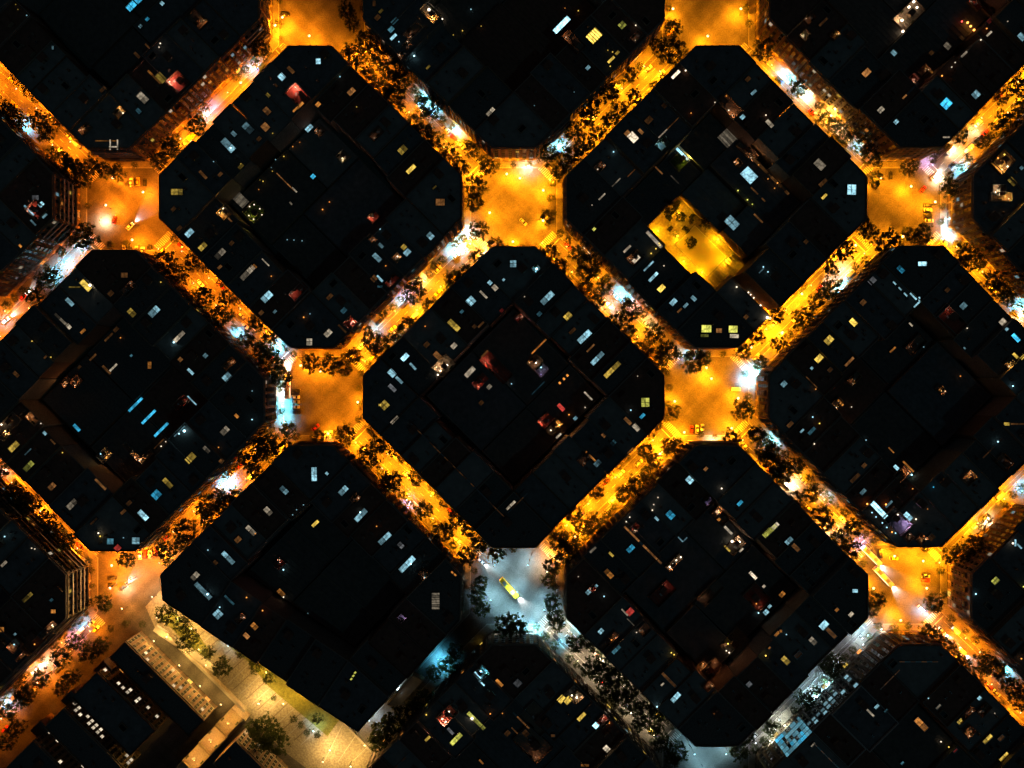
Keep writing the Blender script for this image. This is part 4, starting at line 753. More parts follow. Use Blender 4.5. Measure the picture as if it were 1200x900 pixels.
# ------------------------------------------------------------------ where a thing stands, in words
def place(px, py):
    """(kind, key, order value, words): at a crossing, or along a street between two crossings"""
    best = min(XN, key=lambda k: math.hypot(px - xing(*k)[0], py - xing(*k)[1]))
    cx, cy = xing(*best)
    if math.hypot(px - cx, py - cy) < 74: return ('x', best, (math.degrees(math.atan2(px - cx, cy - py)) + 360) % 360)
    bd = None
    for a, b in EDGES:
        A = Vector(xing(*a)); Bv = Vector(xing(*b)); d = (Bv - A); L = d.length; d.normalize(); v = Vector((px, py)) - A; t = v.dot(d); off = v.x * -d.y + v.y * d.x
        if -20 < t < L + 20 and (bd is None or abs(off) < abs(bd[0])): bd = (off, a, b, t)
    if bd is None or abs(bd[0]) > 60: return ('o', best, px)
    return ('e', (bd[1], bd[2], 'lower' if bd[0] > 0 else 'upper'), bd[3])
def label_all(rows, fmt_x, fmt_e, fmt_o):
    """rows: (px, py, word); gives each its own label"""
    keys = [place(r[0], r[1]) for r in rows]; out = [None] * len(rows)
    groups = {}
    for n, k in enumerate(keys): groups.setdefault(k[:2], []).append(n)
    for k, ns in groups.items():
        ns.sort(key=lambda n: keys[n][2])
        for q, n in enumerate(ns):
            w = rows[n][2]
            if k[0] == 'x': out[n] = fmt_x.format(o=ordn(q), w=w, x=XN[k[1]])
            elif k[0] == 'e': out[n] = fmt_e.format(o=ordn(q), w=w, x=XN[k[1][0]], y=XN[k[1][1]], s=k[1][2])
            else: out[n] = fmt_o.format(o=ordn(q), w=w, x=XN[k[1]])
    return out
def polys_dist(p, polys):
    """signed distance (m) from p to the nearest block, negative inside, and the way out"""
    best = None
    for W in polys:
        n = len(W); dm = None
        for k in range(n):
            a = Vector(W[k]); b = Vector(W[(k + 1) % n]); t = (b - a).normalized(); nn = Vector((t.y, -t.x)); dd = (p - a).dot(nn)
            if dm is None or dd > dm[0]: dm = (dd, nn)
        if best is None or dm[0] < best[0]: best = dm
    return best
WALLS = [w for k, w in BW.items() if k != (-2, 3)] + [s['poly'] for s in B if s['block'] in ((-2, 3), (-1, 3))]
def keep_out(p, need):
    for _ in range(3):
        dd, nn = polys_dist(p, WALLS)
        if dd < need: p = p + nn * (need - dd)
        else: break
    return p
tr = []
for t, txt in TREE.items():
    for it in txt.split(';'):
        x, y, r = map(float, it.split()); px, py = tz(t, x, y)
        if any(math.hypot(px - q[0], py - q[1]) < 6.5 for q in tr): continue
        tr.append((px, py, r / 3.75))
if len(tr) > 296:
    cut = sorted([q for q in tr if not (170 < q[0] < 440 and q[1] > 700)], key=lambda q: q[2])[:len(tr) - 296]; tr = [q for q in tr if q not in cut]
tp = []
for px, py, r in tr:
    rm = r * M_PX * 1.1; p = keep_out(G(px, py, 7.0).xy, min(rm * .6, 2.6)); q = W2P(p); tp.append((p, rm, q))
# ------------------------------------------------------------------ street lamps
def lamp_meshes():
    m = MB(); m.lathe([(.16, 0), (.16, .9), (.09, 1.0), (.06, 5.9)], 8); pole = m.mesh('pole', M_DARKM)
    m = MB(); m.tube((0, 0, 5.85), (0.6, 0, 6.3), .05); m.tube((.6, 0, 6.3), (1.6, 0, 6.45), .05); arm = m.mesh('arm', M_DARKM)
    m = MB(); m.lathe([(.26, 0.12), (.30, .16), (.2, .3), (.05, .36)], 10); head = m.mesh('lamp_head', M_GREYM)
    return pole, arm, head
POLE, ARM, HEAD = lamp_meshes()
def lantern(c, strength, key):
    k = ('lantern', key)
    def f():
        mt = mat(f'lamp glass {key}', (0.3, 0.25, 0.2), 0.4, 0, emit=c, strength=strength)
        m = MB(); m.lathe([(.1, -1), (.7, -.75), (1, -.1), (.8, .35), (.3, .5)], 10); return m.mesh('lantern', mt)
    return shared(k, f)
LAMPS = []                     # px, py, dx, dy (towards the road), colour, watts, lantern radius, word
def edge_light(a, b, px, py):
    if (-1, 3) in (a, b): return None
    e = {a, b}
    if e == {(0, 2), (1, 3)}: return ((1, .78, .48), .2, 'dim white')
    if e == {(1, 3), (2, 2)}: return ((.8, .9, 1.0), .05, 'dim white')
    if (1, 3) in e or (0, 4) in e or (2, 4) in e: return ((.7, .88, 1.0), .12, 'dim white')
    c = (1, .215, .004) if px < 300 else (1, .255, .004) if px < 480 else (1, .29, .004)
    w = 0.62 if px < 300 else 0.85 if px < 480 else 1.0
    if e == {(0, 0), (1, 1)}: w = .7
    if e == {(2, 2), (3, 3)}: w = .7; c = (1, .24, .004)
    return (c, w, 'orange')
for a, b in EDGES:
    A = Vector(xing(*a)); Bv = Vector(xing(*b)); d = (Bv - A); L = d.length; d.normalize(); n = Vector((-d.y, d.x))
    t = 66.0; sd = 1
    while t < L - 60:
        p = A + d * (t + rnd.uniform(-4, 4)) + n * (sd * 12.2)
        if vis(p.x, p.y, 30):
            e = edge_light(a, b, p.x, p.y)
            if e: LAMPS.append((p.x, p.y, -n.x * sd, -n.y * sd, e[0], LAMP_W * .8 * e[1] * rnd.uniform(.75, 1.25), .36, e[2]))
        t += 22.0; sd = -sd
BIG2 = BIG + ';125 690;165 648;128 660;1020 690;1090 690;1048 648;1085 655;830 46'
for q in BIG2.split(';'):
    x, y = map(float, q.split()); ip = W2P(G(x, y, 8).xy)
    k = min(XN, key=lambda k: math.hypot(x - xing(*k)[0], y - xing(*k)[1])); cx, cy = xing(*k); v = Vector((cx - x, cy - y)); v = v.normalized() if v.length > 1 else Vector((1, 0))
    c = (1, .215, .004) if x < 300 else (1, .25, .004) if x < 480 else (1, .29, .004)
    LAMPS.append((ip[0], ip[1], v.x, v.y, c, LAMP_W * (1.4 if x < 300 else 1.5), .55, 'bright orange'))
for (x, y, c, w, wd) in ((578, 655, 'c', .6, 'white'), (620, 655, 'c', .5, 'white'), (608, 692, 'c', .55, 'white'), (625, 735, 'c', .6, 'white'), (600, 728, 'c', .7, 'white'), (645, 668, 'w', .6, 'white'), (640, 712, 'c', .6, 'white'), (572, 700, 'c', .6, 'white'), (808, 872, 'c', .35, 'cool white'), (848, 872, 'c', .35, 'cool white'), (822, 896, 'c', .3, 'cool white')):
    v = Vector((xing(0, 2)[0] - x, xing(0, 2)[1] - y)) if y < 760 else Vector((827 - x, 906 - y)); v.normalize()
    LAMPS.append((x, y, v.x, v.y, {'c': (.38, .80, 1.0), 'w': (1, .72, .4)}[c], LAMP_W * w * .72, .35, wd))
WP = [tz(t, float(q.split()[0]), float(q.split()[1])) for t, txt in WHITE.items() for q in txt.split(';') if int(q.split()[3]) >= 7]
LAMPS = [l for l in LAMPS if l[7] != 'orange' or all(math.hypot(l[0] - q[0], l[1] - q[1]) > 19 for q in WP)]
SHOPL = []
for t, txt in WHITE.items():
    for it in txt.split(';'):
        f = it.split(); px, py = tz(t, float(f[0]), float(f[1])); l = int(f[3])
        LAMPS.append((px, py, 0.7, 0.7, LCOL[f[2]], LAMP_W * 0.45 * (l / 9.0) ** 2.2, (.18 + .02 * l), {'c': 'cyan-white shop', 'b': 'blue', 'w': 'white', 'v': 'violet', 'r': 'red', 'y': 'yellow-white'}[f[2]])); SHOPL.append(LAMPS[-1])
for (t, x, y, c, w, wd) in ((12, 1150, 600, (1, .58, .16), .8, 'warm white'), (13, 22, 600, (1, .60, .19), .6, 'warm white'), (13, 330, 800, (1, .60, .19), .75, 'warm white'), (13, 300, 850, (1, .60, .19), .6, 'warm white'), (13, 130, 600, (1, .56, .13), .5, 'warm white'),
                              (12, 790, 225, (1, .57, .14), .5, 'warm white'), (12, 900, 375, (1, .57, .14), .5, 'warm white'), (12, 870, 300, (1, .55, .12), .4, 'yellow'), (12, 1010, 355, (.5, .88, 1.0), .28, 'cyan'), (13, 255, 725, (.5, .88, 1.0), .3, 'cyan'),
                              (13, 60, 480, (1, .5, .06), .7, 'yellow'), (13, 200, 560, (1, .5, .06), .6, 'yellow'), (12, 1000, 300, (1, .5, .08), .4, 'yellow'), (13, 420, 870, (1, .57, .14), .7, 'warm white'), (13, 480, 780, (1, .57, .14), .35, 'warm white'), (12, 720, 240, (1, .57, .15), .4, 'warm white'),
                              (15, 60, 770, (.9, .95, .8), .5, 'white'), (15, 120, 700, (.9, .95, .75), .5, 'white'), (15, 300, 520, (.42, .82, 1), .9, 'cool white'), (15, 240, 560, (.42, .82, 1), .7, 'cool white'), (15, 480, 310, (.42, .82, 1), 1.0, 'cool white'), (15, 545, 290, (.42, .82, 1), .8, 'cool white'), (15, 460, 350, (.8, .9, 1), .2, 'cool white'),
                              (13, 505, 690, (.6, .85, 1), .6, 'cool white'), (13, 640, 560, (.6, .85, 1), .5, 'cool white'), (12, 690, 335, (1, .55, .12), .3, 'yellow'), (12, 800, 440, (1, .55, .12), .3, 'yellow'), (12, 890, 530, (1, .55, .12), .3, 'yellow'), (12, 980, 610, (1, .55, .12), .3, 'yellow'), (12, 600, 60, (1, .5, .15), .5, 'warm white'), (12, 560, 190, (1, .4, .06), .5, 'warm white'), (12, 745, 318, (1, .55, .12), .2, 'yellow'), (12, 830, 385, (1, .55, .12), .2, 'yellow'), (12, 915, 440, (1, .55, .12), .2, 'yellow'), (14, 960, 800, (1, .75, .3), .12, 'dim yellow'), (14, 1110, 700, (.9, .95, .8), .2, 'white'), (12, 690, 140, (1, .62, .3), .5, 'warm white'), (12, 770, 40, (1, .6, .25), .4, 'warm white')):  # yellow lamps beside the old wing and thick wall added to brighten them
    px, py = tz(t, x, y); LAMPS.append((px, py, .7, -.7, c, LAMP_W * w * (.36 if 'warm' in wd or wd == 'yellow' else .3), .4, wd))
labs = label_all([(l[0], l[1], l[7]) for l in LAMPS], '{o} street or added lamp around {x}, clockwise from top, {w} light', '{o} street or added lamp from {x}, {s} kerb towards {y}, {w} light', '{o} street or added lamp near {x}, {w} light')
for l, lab in zip(LAMPS, labs):
    p = keep_out(G(l[0], l[1]).xy, 2.2)
    d = Vector((l[2], -l[3])).normalized(); e = Vector((-d.y, d.x))
    if 'bright' not in l[7]:                  # stand clear of the crowns where that is possible
        def clear(u): return min(min((u + d * 1.6 - t[0]).length - t[1] for t in tp), 1.0)
        cand = [(clear(p + e * k) - abs(k) * .12, k) for k in (0, -1.5, 1.5, -3, 3, -4.5, 4.5, -6, 6)]
        if 'orange' not in l[7]: cand = [c_ for c_ in cand if abs(c_[1]) < 3.5]
        p = keep_out(p + e * max(cand)[1], 2.0)
    root = thing('street_lamp', lab, 'street lamp', (p.x, p.y, 0), math.atan2(d.y, d.x), 'street lamps along the streets and crossings')
    link('pole', POLE, root); link('arm', ARM, root); hd = link('lamp_head', HEAD, root, (1.6, 0, 6.3))
    st = 9.0 if 'orange' in l[7] else 7.0
    key = tuple(round(v, 2) for v in l[4])
    lan = link('lantern', lantern(tuple(v * .78 + .22 for v in l[4]), st, key), root, (1.6, 0, 6.2)); lan.scale = (l[6], l[6], l[6] * .8)
    link('lamp_light', point(l[4], l[5], .35, None if 'warm' in l[7] or 'yellow' in l[7] else 176 if 'orange' in l[7] else 150), root, (1.6, 0, 5.75))
    if l in SHOPL: root.scale = (.8, .8, .55)
    if 'bright' in l[7] or 'warm' in l[7] or l[7] in ('white', 'cool white') and l[6] in (.35,): root.scale = (1, 1, 1.3)
print('lamps', len(LAMPS))
# ------------------------------------------------------------------ trees
def crown_mesh(seed):
    r = random.Random(seed); m = MB()
    clumps = []
    for _ in range(84):
        a = r.uniform(0, 2 * PI); z = r.uniform(-.75, 1); rr = math.sqrt(max(0, 1 - (z * .8) ** 2)) * r.uniform(.3, 1.0)
        clumps.append((Vector((rr * math.cos(a), rr * math.sin(a), z * .62)), r.uniform(.09, .2)))
    for c, cr in clumps:
        for _ in range(15):
            d = Vector((r.gauss(0, 1), r.gauss(0, 1), r.gauss(0, .8))).normalized() * cr * r.uniform(.3, 1.1)
            p = c + d; n = Vector((r.gauss(0, .8), r.gauss(0, .8), 1)).normalized(); u = n.orthogonal().normalized(); a = r.uniform(0, 6.28)
            u = Matrix.Rotation(a, 3, n) @ u; v = n.cross(u); s = r.uniform(.035, .068)
            m.add([p - u * s * 1.3, p - v * s * .8, p + u * s * 1.3, p + v * s * .8], [(0, 1, 2, 3)])
    return m.mesh('crown', M_LEAF)
def trunk_mesh(seed):
    r = random.Random(seed); m = MB(); m.tube((0, 0, 0), (0, 0, 1.05), .055, .04, 7)
    for k in range(5):
        a = k * 1.26 + r.uniform(-.3, .3); p = Vector((.45 * math.cos(a), .45 * math.sin(a), r.uniform(1.5, 1.9)))
        m.tube((0, 0, 1.02), p, .03, .012, 5); m.tube(p, p + Vector((.25 * math.cos(a + .5), .25 * math.sin(a + .5), .2)), .012, .005, 4)
    return m.mesh('trunk', M_BARK)
CROWNS = [crown_mesh(40 + k) for k in range(7)]; TRUNKS = [trunk_mesh(80 + k) for k in range(4)]
def tree_word(r, px, py): return ('broad ' if r > 5.2 else 'small ' if r < 3.4 else '') + ('leafy tree' if not (170 < px < 440 and py > 700) else 'lamp-lit green tree')
labs = label_all([(q[0], q[1], tree_word(rm, *q)) for p, rm, q in tp], '{o} tree around {x}, clockwise from top, {w}', '{o} tree from {x}, {s} pavement towards {y}, {w}', '{o} tree near {x}, {w}')
for n, ((p, rm, q), lab) in enumerate(zip(tp, labs)):
    root = thing('street_tree', lab, 'tree', (p.x, p.y, 0), rnd.uniform(0, 6.28), 'trees lining the streets')
    root.scale = (rm, rm, rm * rnd.uniform(.85, 1.1)) if rm > 2 else (rm, rm, rm * 1.4)
    link('trunk', TRUNKS[n % 4], root); link('crown', CROWNS[rnd.randrange(7)], root, (0, 0, 1.7))
print('trees', len(tp))
# the rest of the rows: small young trees between the broad ones, past the first three hundred
small = []
def try_small(px, py, r):
    if not vis(px, py, 16): return
    p = keep_out(G(px, py).xy, 1.9)
    if any((p - t[0]).length < t[1] * .55 + r * .6 for t in tp) or any((p - t[0]).length < 4.6 for t in small): return
    small.append((p, r))
R = random.Random(21)
for a, b in EDGES:
    A = Vector(xing(*a)); Bv = Vector(xing(*b)); d = (Bv - A); L = d.length; d.normalize(); n = Vector((-d.y, d.x))
    if (-1, 3) in (a, b): continue
    for sd in (-1, 1):
        t = 60 + R.uniform(0, 8)
        while t < L - 56:
            if R.random() < .8:
                q = A + d * t + n * sd * (14.5 + R.uniform(-2, 1.5)); try_small(q.x, q.y, R.uniform(1.9, 2.9))
            t += R.uniform(10.5, 14.5)
for key in XN:
    x, y = xing(*key)
    if key == (-1, 3) or not vis(x, y, 60): continue
    for ax, ay in ((0, -1), (1, 0), (0, 1), (-1, 0)):
        for q in (-27, -18, -9, 0, 9, 18, 27):
            if R.random() < .8: try_small(x + ax * (46 + R.uniform(-3, 3)) - ay * q, y + ay * (46 + R.uniform(-3, 3)) + ax * q, R.uniform(1.5, 2.6))
m = MB()
for n, (p, r) in enumerate(small):
    me = CROWNS[n % 7]; a = R.uniform(0, 6.28); ca, sa = math.cos(a), math.sin(a); o = len(m.v); hz = r * R.uniform(1.55, 1.9)
    for v in me.vertices:
        x, y, z = v.co; m.v.append((p.x + r * (x * ca - y * sa), p.y + r * (x * sa + y * ca), hz + r * z))
    k0 = R.randrange(3)
    for f in me.polygons:
        if f.index % 4 != k0: m.f.append(tuple(i + o for i in f.vertices)); m.m.append(0)
    m.tube((p.x, p.y, 0), (p.x, p.y, hz * .8), .12, .07, 5, 1)
o_ = m.build('young_street_trees', [M_LEAF, M_BARK]); o_['kind'] = 'stuff'; o_['label'] = 'small young street trees filling the rows between the broad crowns'; o_['category'] = 'trees'
print('small trees', len(small))
# ------------------------------------------------------------------ vehicles
M_TYRE = mat('tyre rubber', (0.02, 0.02, 0.02), 0.9, 0.1, 3)
HL = mat('headlight lens', (0.6, 0.6, 0.6), 0.2, 0, emit=(1, .95, .85), strength=14); HL0 = mat('headlight lens off', (0.55, 0.55, 0.55), 0.15, 0)
TL = mat('tail light lens', (0.3, 0.02, 0.02), 0.3, 0, emit=(1, .05, .03), strength=4); TL0 = mat('tail light lens off', (0.25, 0.02, 0.02), 0.3, 0)
PAINT = {'white': (.7, .7, .68), 'black': (.02, .02, .022), 'grey': (.25, .26, .27), 'red': (.42, .03, .025), 'silver': (.5, .51, .52), 'yellow': (.75, .48, .03), 'dark blue': (.03, .05, .12)}
def pm(c): return mat('paint ' + c, PAINT[c], .28, .06, 2.0, spec=.5)
def loft(m, secs, mi, cap=True):          # sections: (x, half width, z0, z1, top half width)
    vs = []
    for x, w, z0, z1, wt in secs: vs += [(x, -w, z0), (x, w, z0), (x, w, (z0 + z1) * .55), (x, wt, z1), (x, -wt, z1), (x, -w, (z0 + z1) * .55)]
    fs = []
    for i in range(len(secs) - 1):
        for k in range(6): fs.append((i * 6 + k, i * 6 + (k + 1) % 6, (i + 1) * 6 + (k + 1) % 6, (i + 1) * 6 + k))
    fs.append(tuple(reversed(range(6)))); n = (len(secs) - 1) * 6; fs.append(tuple(n + k for k in range(6)))
    fs = [tuple(reversed(f)) for f in fs]
    m.add(vs, fs, mi)
def wheel_mesh(r):
    def f():
        m = MB(); m.tube((0, -.11, 0), (0, .11, 0), r, r, 12, 0); m.tube((0, -.12, 0), (0, .12, 0), r * .6, r * .6, 8, 1); return m.mesh('wheel', [M_TYRE, M_GREYM])
    return shared(('wheel', r), f)
def car_parts(van):
    m = MB()
    if van:
        loft(m, [(-2.3, .82, .35, 1.85, .78), (-2.2, .92, .3, 2.0, .82), (1.0, .92, .3, 2.0, .82), (1.7, .92, .3, 1.15, .84), (2.25, .86, .32, .95, .78), (2.35, .7, .4, .8, .65)], 0); body = m
        m = MB(); loft(m, [(1.02, .80, 1.2, 1.9, .74), (1.62, .82, 1.1, 1.22, .8)], 0); m.box(-1.9, .9, -.925, .925, 1.35, 1.8, 0); glass = m
        return body, glass, None
    loft(m, [(-2.1, .7, .4, .8, .62), (-2.0, .84, .32, .95, .78), (-1.2, .88, .28, 1.0, .82), (.9, .88, .28, .98, .82), (1.9, .84, .3, .86, .76), (2.1, .7, .38, .72, .62)], 0); body = m
    m = MB(); loft(m, [(-1.75, .74, .92, 1.0, .7), (-1.15, .76, .95, 1.42, .6), (.15, .76, .95, 1.44, .6), (1.0, .74, .9, .98, .7)], 0); glass = m
    m = MB(); loft(m, [(-1.2, .58, 1.40, 1.47, .54), (-.6, .6, 1.42, 1.5, .56), (.2, .58, 1.42, 1.48, .54)], 0); roof = m
    return body, glass, roof
def beam(root, x, z, e=1.0):
    k = ('beam', e)
    if k not in LT:
        l = bpy.data.lights.new('headlight_beam', 'SPOT'); l.energy = 15000 * e; l.spot_size = math.radians(60); l.spot_blend = .7; l.color = (.85, .93, 1.0); l.shadow_soft_size = .15; LT[k] = l
    b = link('headlight_beam', LT[k], root, (x, 0, z)); b.rotation_euler = (0, -math.radians(76), 0)
def make_car(loc, rz, colour, label, van=False, on=False):
    root = thing('delivery_van' if van else 'parked_car' if not on else 'car', label, 'van' if van else 'car', (loc.x, loc.y, 0.0), rz, 'cars in the streets')
    k = ('car', van)
    if k not in SH: SH[k] = car_parts(van)
    b, g_, r_ = SH[k]
    link('body', shared(('body', van, colour), lambda: b.mesh('body', pm(colour))), root); link('window_glass', shared(('cabin', van), lambda: g_.mesh('window_glass', M_GLASS)), root)
    if r_: link('roof', shared(('croof', colour), lambda: r_.mesh('roof', pm(colour))), root)
    for x in (-1.3, 1.3):
        for y in (-.8, .8): link('wheel', wheel_mesh(.32), root, (x, y, .32))
    def hl(on_):
        m = MB(); m.box(-.06, .06, -.16, .16, -.09, .09, bottom=True); return m.mesh('headlight', HL if on_ else HL0)
    def tl(on_):
        m = MB(); m.box(-.05, .05, -.14, .14, -.09, .09, bottom=True); return m.mesh('tail_light', TL if on_ else TL0)
    for y in (-.55, .55):
        link('headlight', shared(('hl', on), lambda: hl(on)), root, (2.03 if not van else 2.3, y, .68)); link('tail_light', shared(('tl', on), lambda: tl(on)), root, (-2.07 if not van else -2.3, y, .75))
    if on: beam(root, 2.4 if van else 2.2, .75)
    return root
CARS = []     # px, py, heading in photo degrees (0 right, 90 up), colour, van, lights on
def C_(t, x, y, a, c, van=False, on=False): CARS.append((*tz(t, x, y), a, c, van, on))
for a in ((0, 575, 800, 90, 'white'), (0, 604, 797, 90, 'yellow'), (0, 635, 800, 90, 'black'), (1, 125, 62, 0, 'black'), (3, 615, 770, 90, 'black'), (3, 757, 832, 50, 'red'), (4, 500, 140, 80, 'red'), (4, 543, 270, 90, 'white'), (4, 570, 275, 90, 'black'), (4, 598, 275, 90, 'grey'), (4, 625, 278, 90, 'silver'),
          (9, 175, 66, 0, 'black'), (9, 173, 95, 0, 'white'), (9, 173, 116, 0, 'grey'), (9, 172, 138, 0, 'silver'), (9, 178, 162, 0, 'black'), (9, 262, 228, 40, 'red'), (9, 306, 262, 90, 'white'), (9, 327, 260, 90, 'silver'), (10, 790, 238, 90, 'red'), (10, 815, 236, 90, 'white'), (10, 838, 232, 90, 'silver'), (10, 985, 60, 0, 'white', True),
          (11, 572, 785, 90, 'black'), (11, 630, 805, 0, 'yellow'), (11, 770, 882, 0, 'silver'), (12, 490, 68, 0, 'black'), (12, 492, 96, 0, 'black'), (12, 540, 105, 45, 'black', False, True), (15, 770, 55, 0, 'black'), (15, 770, 76, 0, 'red'), (7, 780, 76, 0, 'black'), (7, 780, 98, 0, 'grey'), (7, 782, 122, 0, 'black'), (7, 786, 144, 0, 'white'),
          (6, 245, 255, -45, 'red'), (5, 650, 515, 45, 'black', True), (5, 802, 338, 45, 'yellow'), (5, 800, 360, 45, 'white'), (4, 570, 168, 45, 'white', False, True), (15, 748, 200, -45, 'white', False, True), (15, 840, 298, -45, 'silver', False, True), (15, 930, 388, -45, 'white', True, True), (15, 1115, 470, -50, 'white', True), (9, 985, 812, -45, 'white', False, True),
          (10, 322, 560, 45, 'black'), (10, 442, 548, 45, 'white'), (10, 430, 600, 45, 'silver'), (8, 918, 705, 45, 'white', True), (8, 898, 735, 45, 'yellow'), (8, 613, 790, 90, 'white'), (8, 636, 788, 90, 'red'), (8, 658, 785, 90, 'white'), (8, 682, 778, 90, 'red'), (9, 545, 410, -45, 'black'), (9, 660, 440, -45, 'silver'), (9, 780, 520, -45, 'grey'), (9, 660, 560, -45, 'white'),
          (1, 720, 470, -45, 'white', False, True), (1, 900, 640, -45, 'grey'), (2, 600, 300, 45, 'silver'), (2, 440, 360, 45, 'white', True), (2, 360, 520, 45, 'grey'), (0, 840, 600, 45, 'yellow', True), (0, 800, 640, 45, 'grey'), (0, 130, 510, -45, 'silver'), (0, 215, 610, -45, 'grey'), (3, 880, 660, 45, 'white', True), (3, 810, 775, 45, 'white', False, True), (3, 1000, 540, 45, 'white'),
          (4, 25, 585, 45, 'white', False, True), (4, 100, 480, 45, 'red', False, True), (4, 1075, 605, -45, 'white'), (4, 1060, 560, -45, 'grey'), (4, 880, 420, -45, 'white'), (7, 440, 380, 45, 'white', True), (7, 300, 440, 45, 'red', False, True), (7, 100, 600, 45, 'silver'), (6, 410, 500, -45, 'silver', False, True), (6, 480, 560, -45, 'white'), (6, 590, 600, -45, 'grey'),
          (11, 395, 690, -45, 'white'), (11, 160, 480, -45, 'silver', True), (11, 1040, 640, 45, 'white'), (11, 990, 660, 45, 'white'), (12, 350, 300, 45, 'white', True), (12, 290, 350, 45, 'grey'), (12, 150, 480, 45, 'white', False, True), (12, 60, 590, 45, 'white', True), (12, 250, 470, 45, 'black'), (12, 20, 730, 45, 'red'), (12, 420, 290, 45, 'yellow'), (12, 400, 265, 45, 'silver'),
          (10, 560, 385, 45, 'silver'), (10, 480, 430, 45, 'white'), (2, 700, 140, 45, 'yellow', True), (14, 250, 330, -45, 'grey'), (13, 1095, 95, -45, 'silver'), (5, 540, 590, 45, 'black'), (5, 600, 620, 45, 'yellow'), (5, 880, 300, 45, 'silver'), (6, 50, 150, -45, 'silver')): C_(*a)
R = random.Random(77)
for a, b in EDGES:                 # cars parked along the kerbs
    if (-1, 3) in (a, b): continue
    A = Vector(xing(*a)); Bv = Vector(xing(*b)); d = (Bv - A); L = d.length; d.normalize(); n = Vector((-d.y, d.x))
    for sd in (-1, 1):
        t = 66 + R.uniform(0, 14)
        while t < L - 62:
            q = A + d * t + n * sd * 9.3; t += R.choice((13, 13, 14, 26, 40))
            if R.random() < .55 and vis(q.x, q.y, 4) and all(math.hypot(q.x - c_[0], q.y - c_[1]) > 13 for c_ in CARS): CARS.append((q.x, q.y, -math.degrees(math.atan2(d.y, d.x)) + (180 if R.random() < .5 else 0), R.choice(('white', 'white', 'grey', 'black', 'silver', 'black', 'red', 'dark blue', 'yellow')), R.random() < .12, False))
rows = []
for px, py, a, c, van, on in CARS: rows.append((px, py, f"{c} {'van' if van else 'car'}" + (' lit' if on else '')))
labs = label_all(rows, '{w}, {o} vehicle clockwise around {x}', '{w}, {o} vehicle from {x}, {s} side towards {y}', '{w}, {o} vehicle near {x}')
for (px, py, a, c, van, on), lab in zip(CARS, labs):
    p = keep_out(G(px, py, 1).xy, 2.6); make_car(p, math.radians(a), c, lab, van, on)
# buses
def make_bus(px, py, a, body_c, glow, label):
    p = G(px, py, 3).xy; root = thing('bus', label, 'bus', (p.x, p.y, 0), math.radians(a))
    m = MB(); loft(m, [(-6, 1.15, .45, 2.95, 1.1), (-5.9, 1.25, .35, 3.05, 1.15), (5.8, 1.25, .35, 3.05, 1.15), (6, 1.15, .45, 2.9, 1.08)], 0); m.build('body', body_c, root)
    m = MB(); m.box(-4.5, -2.2, -.8, .8, 3.05, 3.35); m.box(1.5, 3.2, -.75, .75, 3.05, 3.3); m.build('roof_unit', M_GREYM, root)
    for sy in (-1, 1):
        for k in range(6):
            m = MB(); m.box(-5.5 + k * 1.75, -3.95 + k * 1.75, sy * 1.26 - .02, sy * 1.26 + .02, 1.5, 2.6, bottom=True); m.build('window', emat(glow, 8, 1.2), root)
    m = MB(); m.box(5.98, 6.03, -1.0, 1.0, 1.2, 2.6, bottom=True); m.build('windscreen', M_GLASS, root)
    for x in (-3.8, 3.9):
        for y in (-1.12, 1.12): link('wheel', wheel_mesh(.48), root, (x, y, .48))
    for y in (-.9, .9):
        m = MB(); m.box(5.98, 6.06, y - .2, y + .2, .75, .95, bottom=True); m.build('headlight', HL, root)
        m = MB(); m.box(-6.06, -5.98, y - .2, y + .2, .9, 1.1, bottom=True); m.build('tail_light', TL, root)
    beam(root, 6.2, .9, 2.2)
make_bus(*tz(13, 1112, 112), -48, mat('yellow bus paint', (.8, .5, .02), .35, .05, 1), 'y', 'yellow bus crossing the white-lit junction')
make_bus(*tz(11, 535, 795), -45, mat('pale blue bus paint', (.45, .62, .7), .35, .05, 1), 'c', 'pale blue bus entering lower right crossing from upper left')
make_bus(*tz(15, 588, 62), -47, mat('white bus paint', (.7, .74, .76), .35, .05, 1), 'c', 'white bus with lit windows in middle of lower right crossing')
make_bus(*tz(5, 135, 872), 90, mat('white coach paint', (.75, .75, .73), .35, .05, 1), 'w', 'white coach parked along left corner of left centre crossing')
# bus shelter
p = G(*tz(10, 885, 302), 2).xy; root = thing('bus_shelter', 'white-lit bus shelter beside bottom corner of right centre crossing', 'bus shelter', (p.x, p.y, 0.0))
m = MB(); m.box(-3.6, 3.6, -.9, .9, 2.4, 2.55, bottom=True); m.build('roof', M_WHITE, root)
m = MB(); m.box(-3.5, 3.5, -.85, -.8, .3, 2.35); m.build('back_panel', M_GLASS, root)
for x in (-3.4, 0, 3.4):
    m = MB(); m.tube((x, -.82, 0), (x, -.82, 2.4), .06); m.build('post', M_GREYM, root)
m = MB(); m.box(-3.4, 3.4, .88, .95, 2.42, 2.52, bottom=True); m.build('light_tube', emat('w', 9, 2.0), root)
m = MB(); m.box(-2.6, 2.6, -.6, -.2, .42, .48, bottom=True); m.box(-2.4, -2.3, -.5, -.3, 0, .42); m.box(2.3, 2.4, -.5, -.3, 0, .42); m.build('bench', M_GREYM, root)
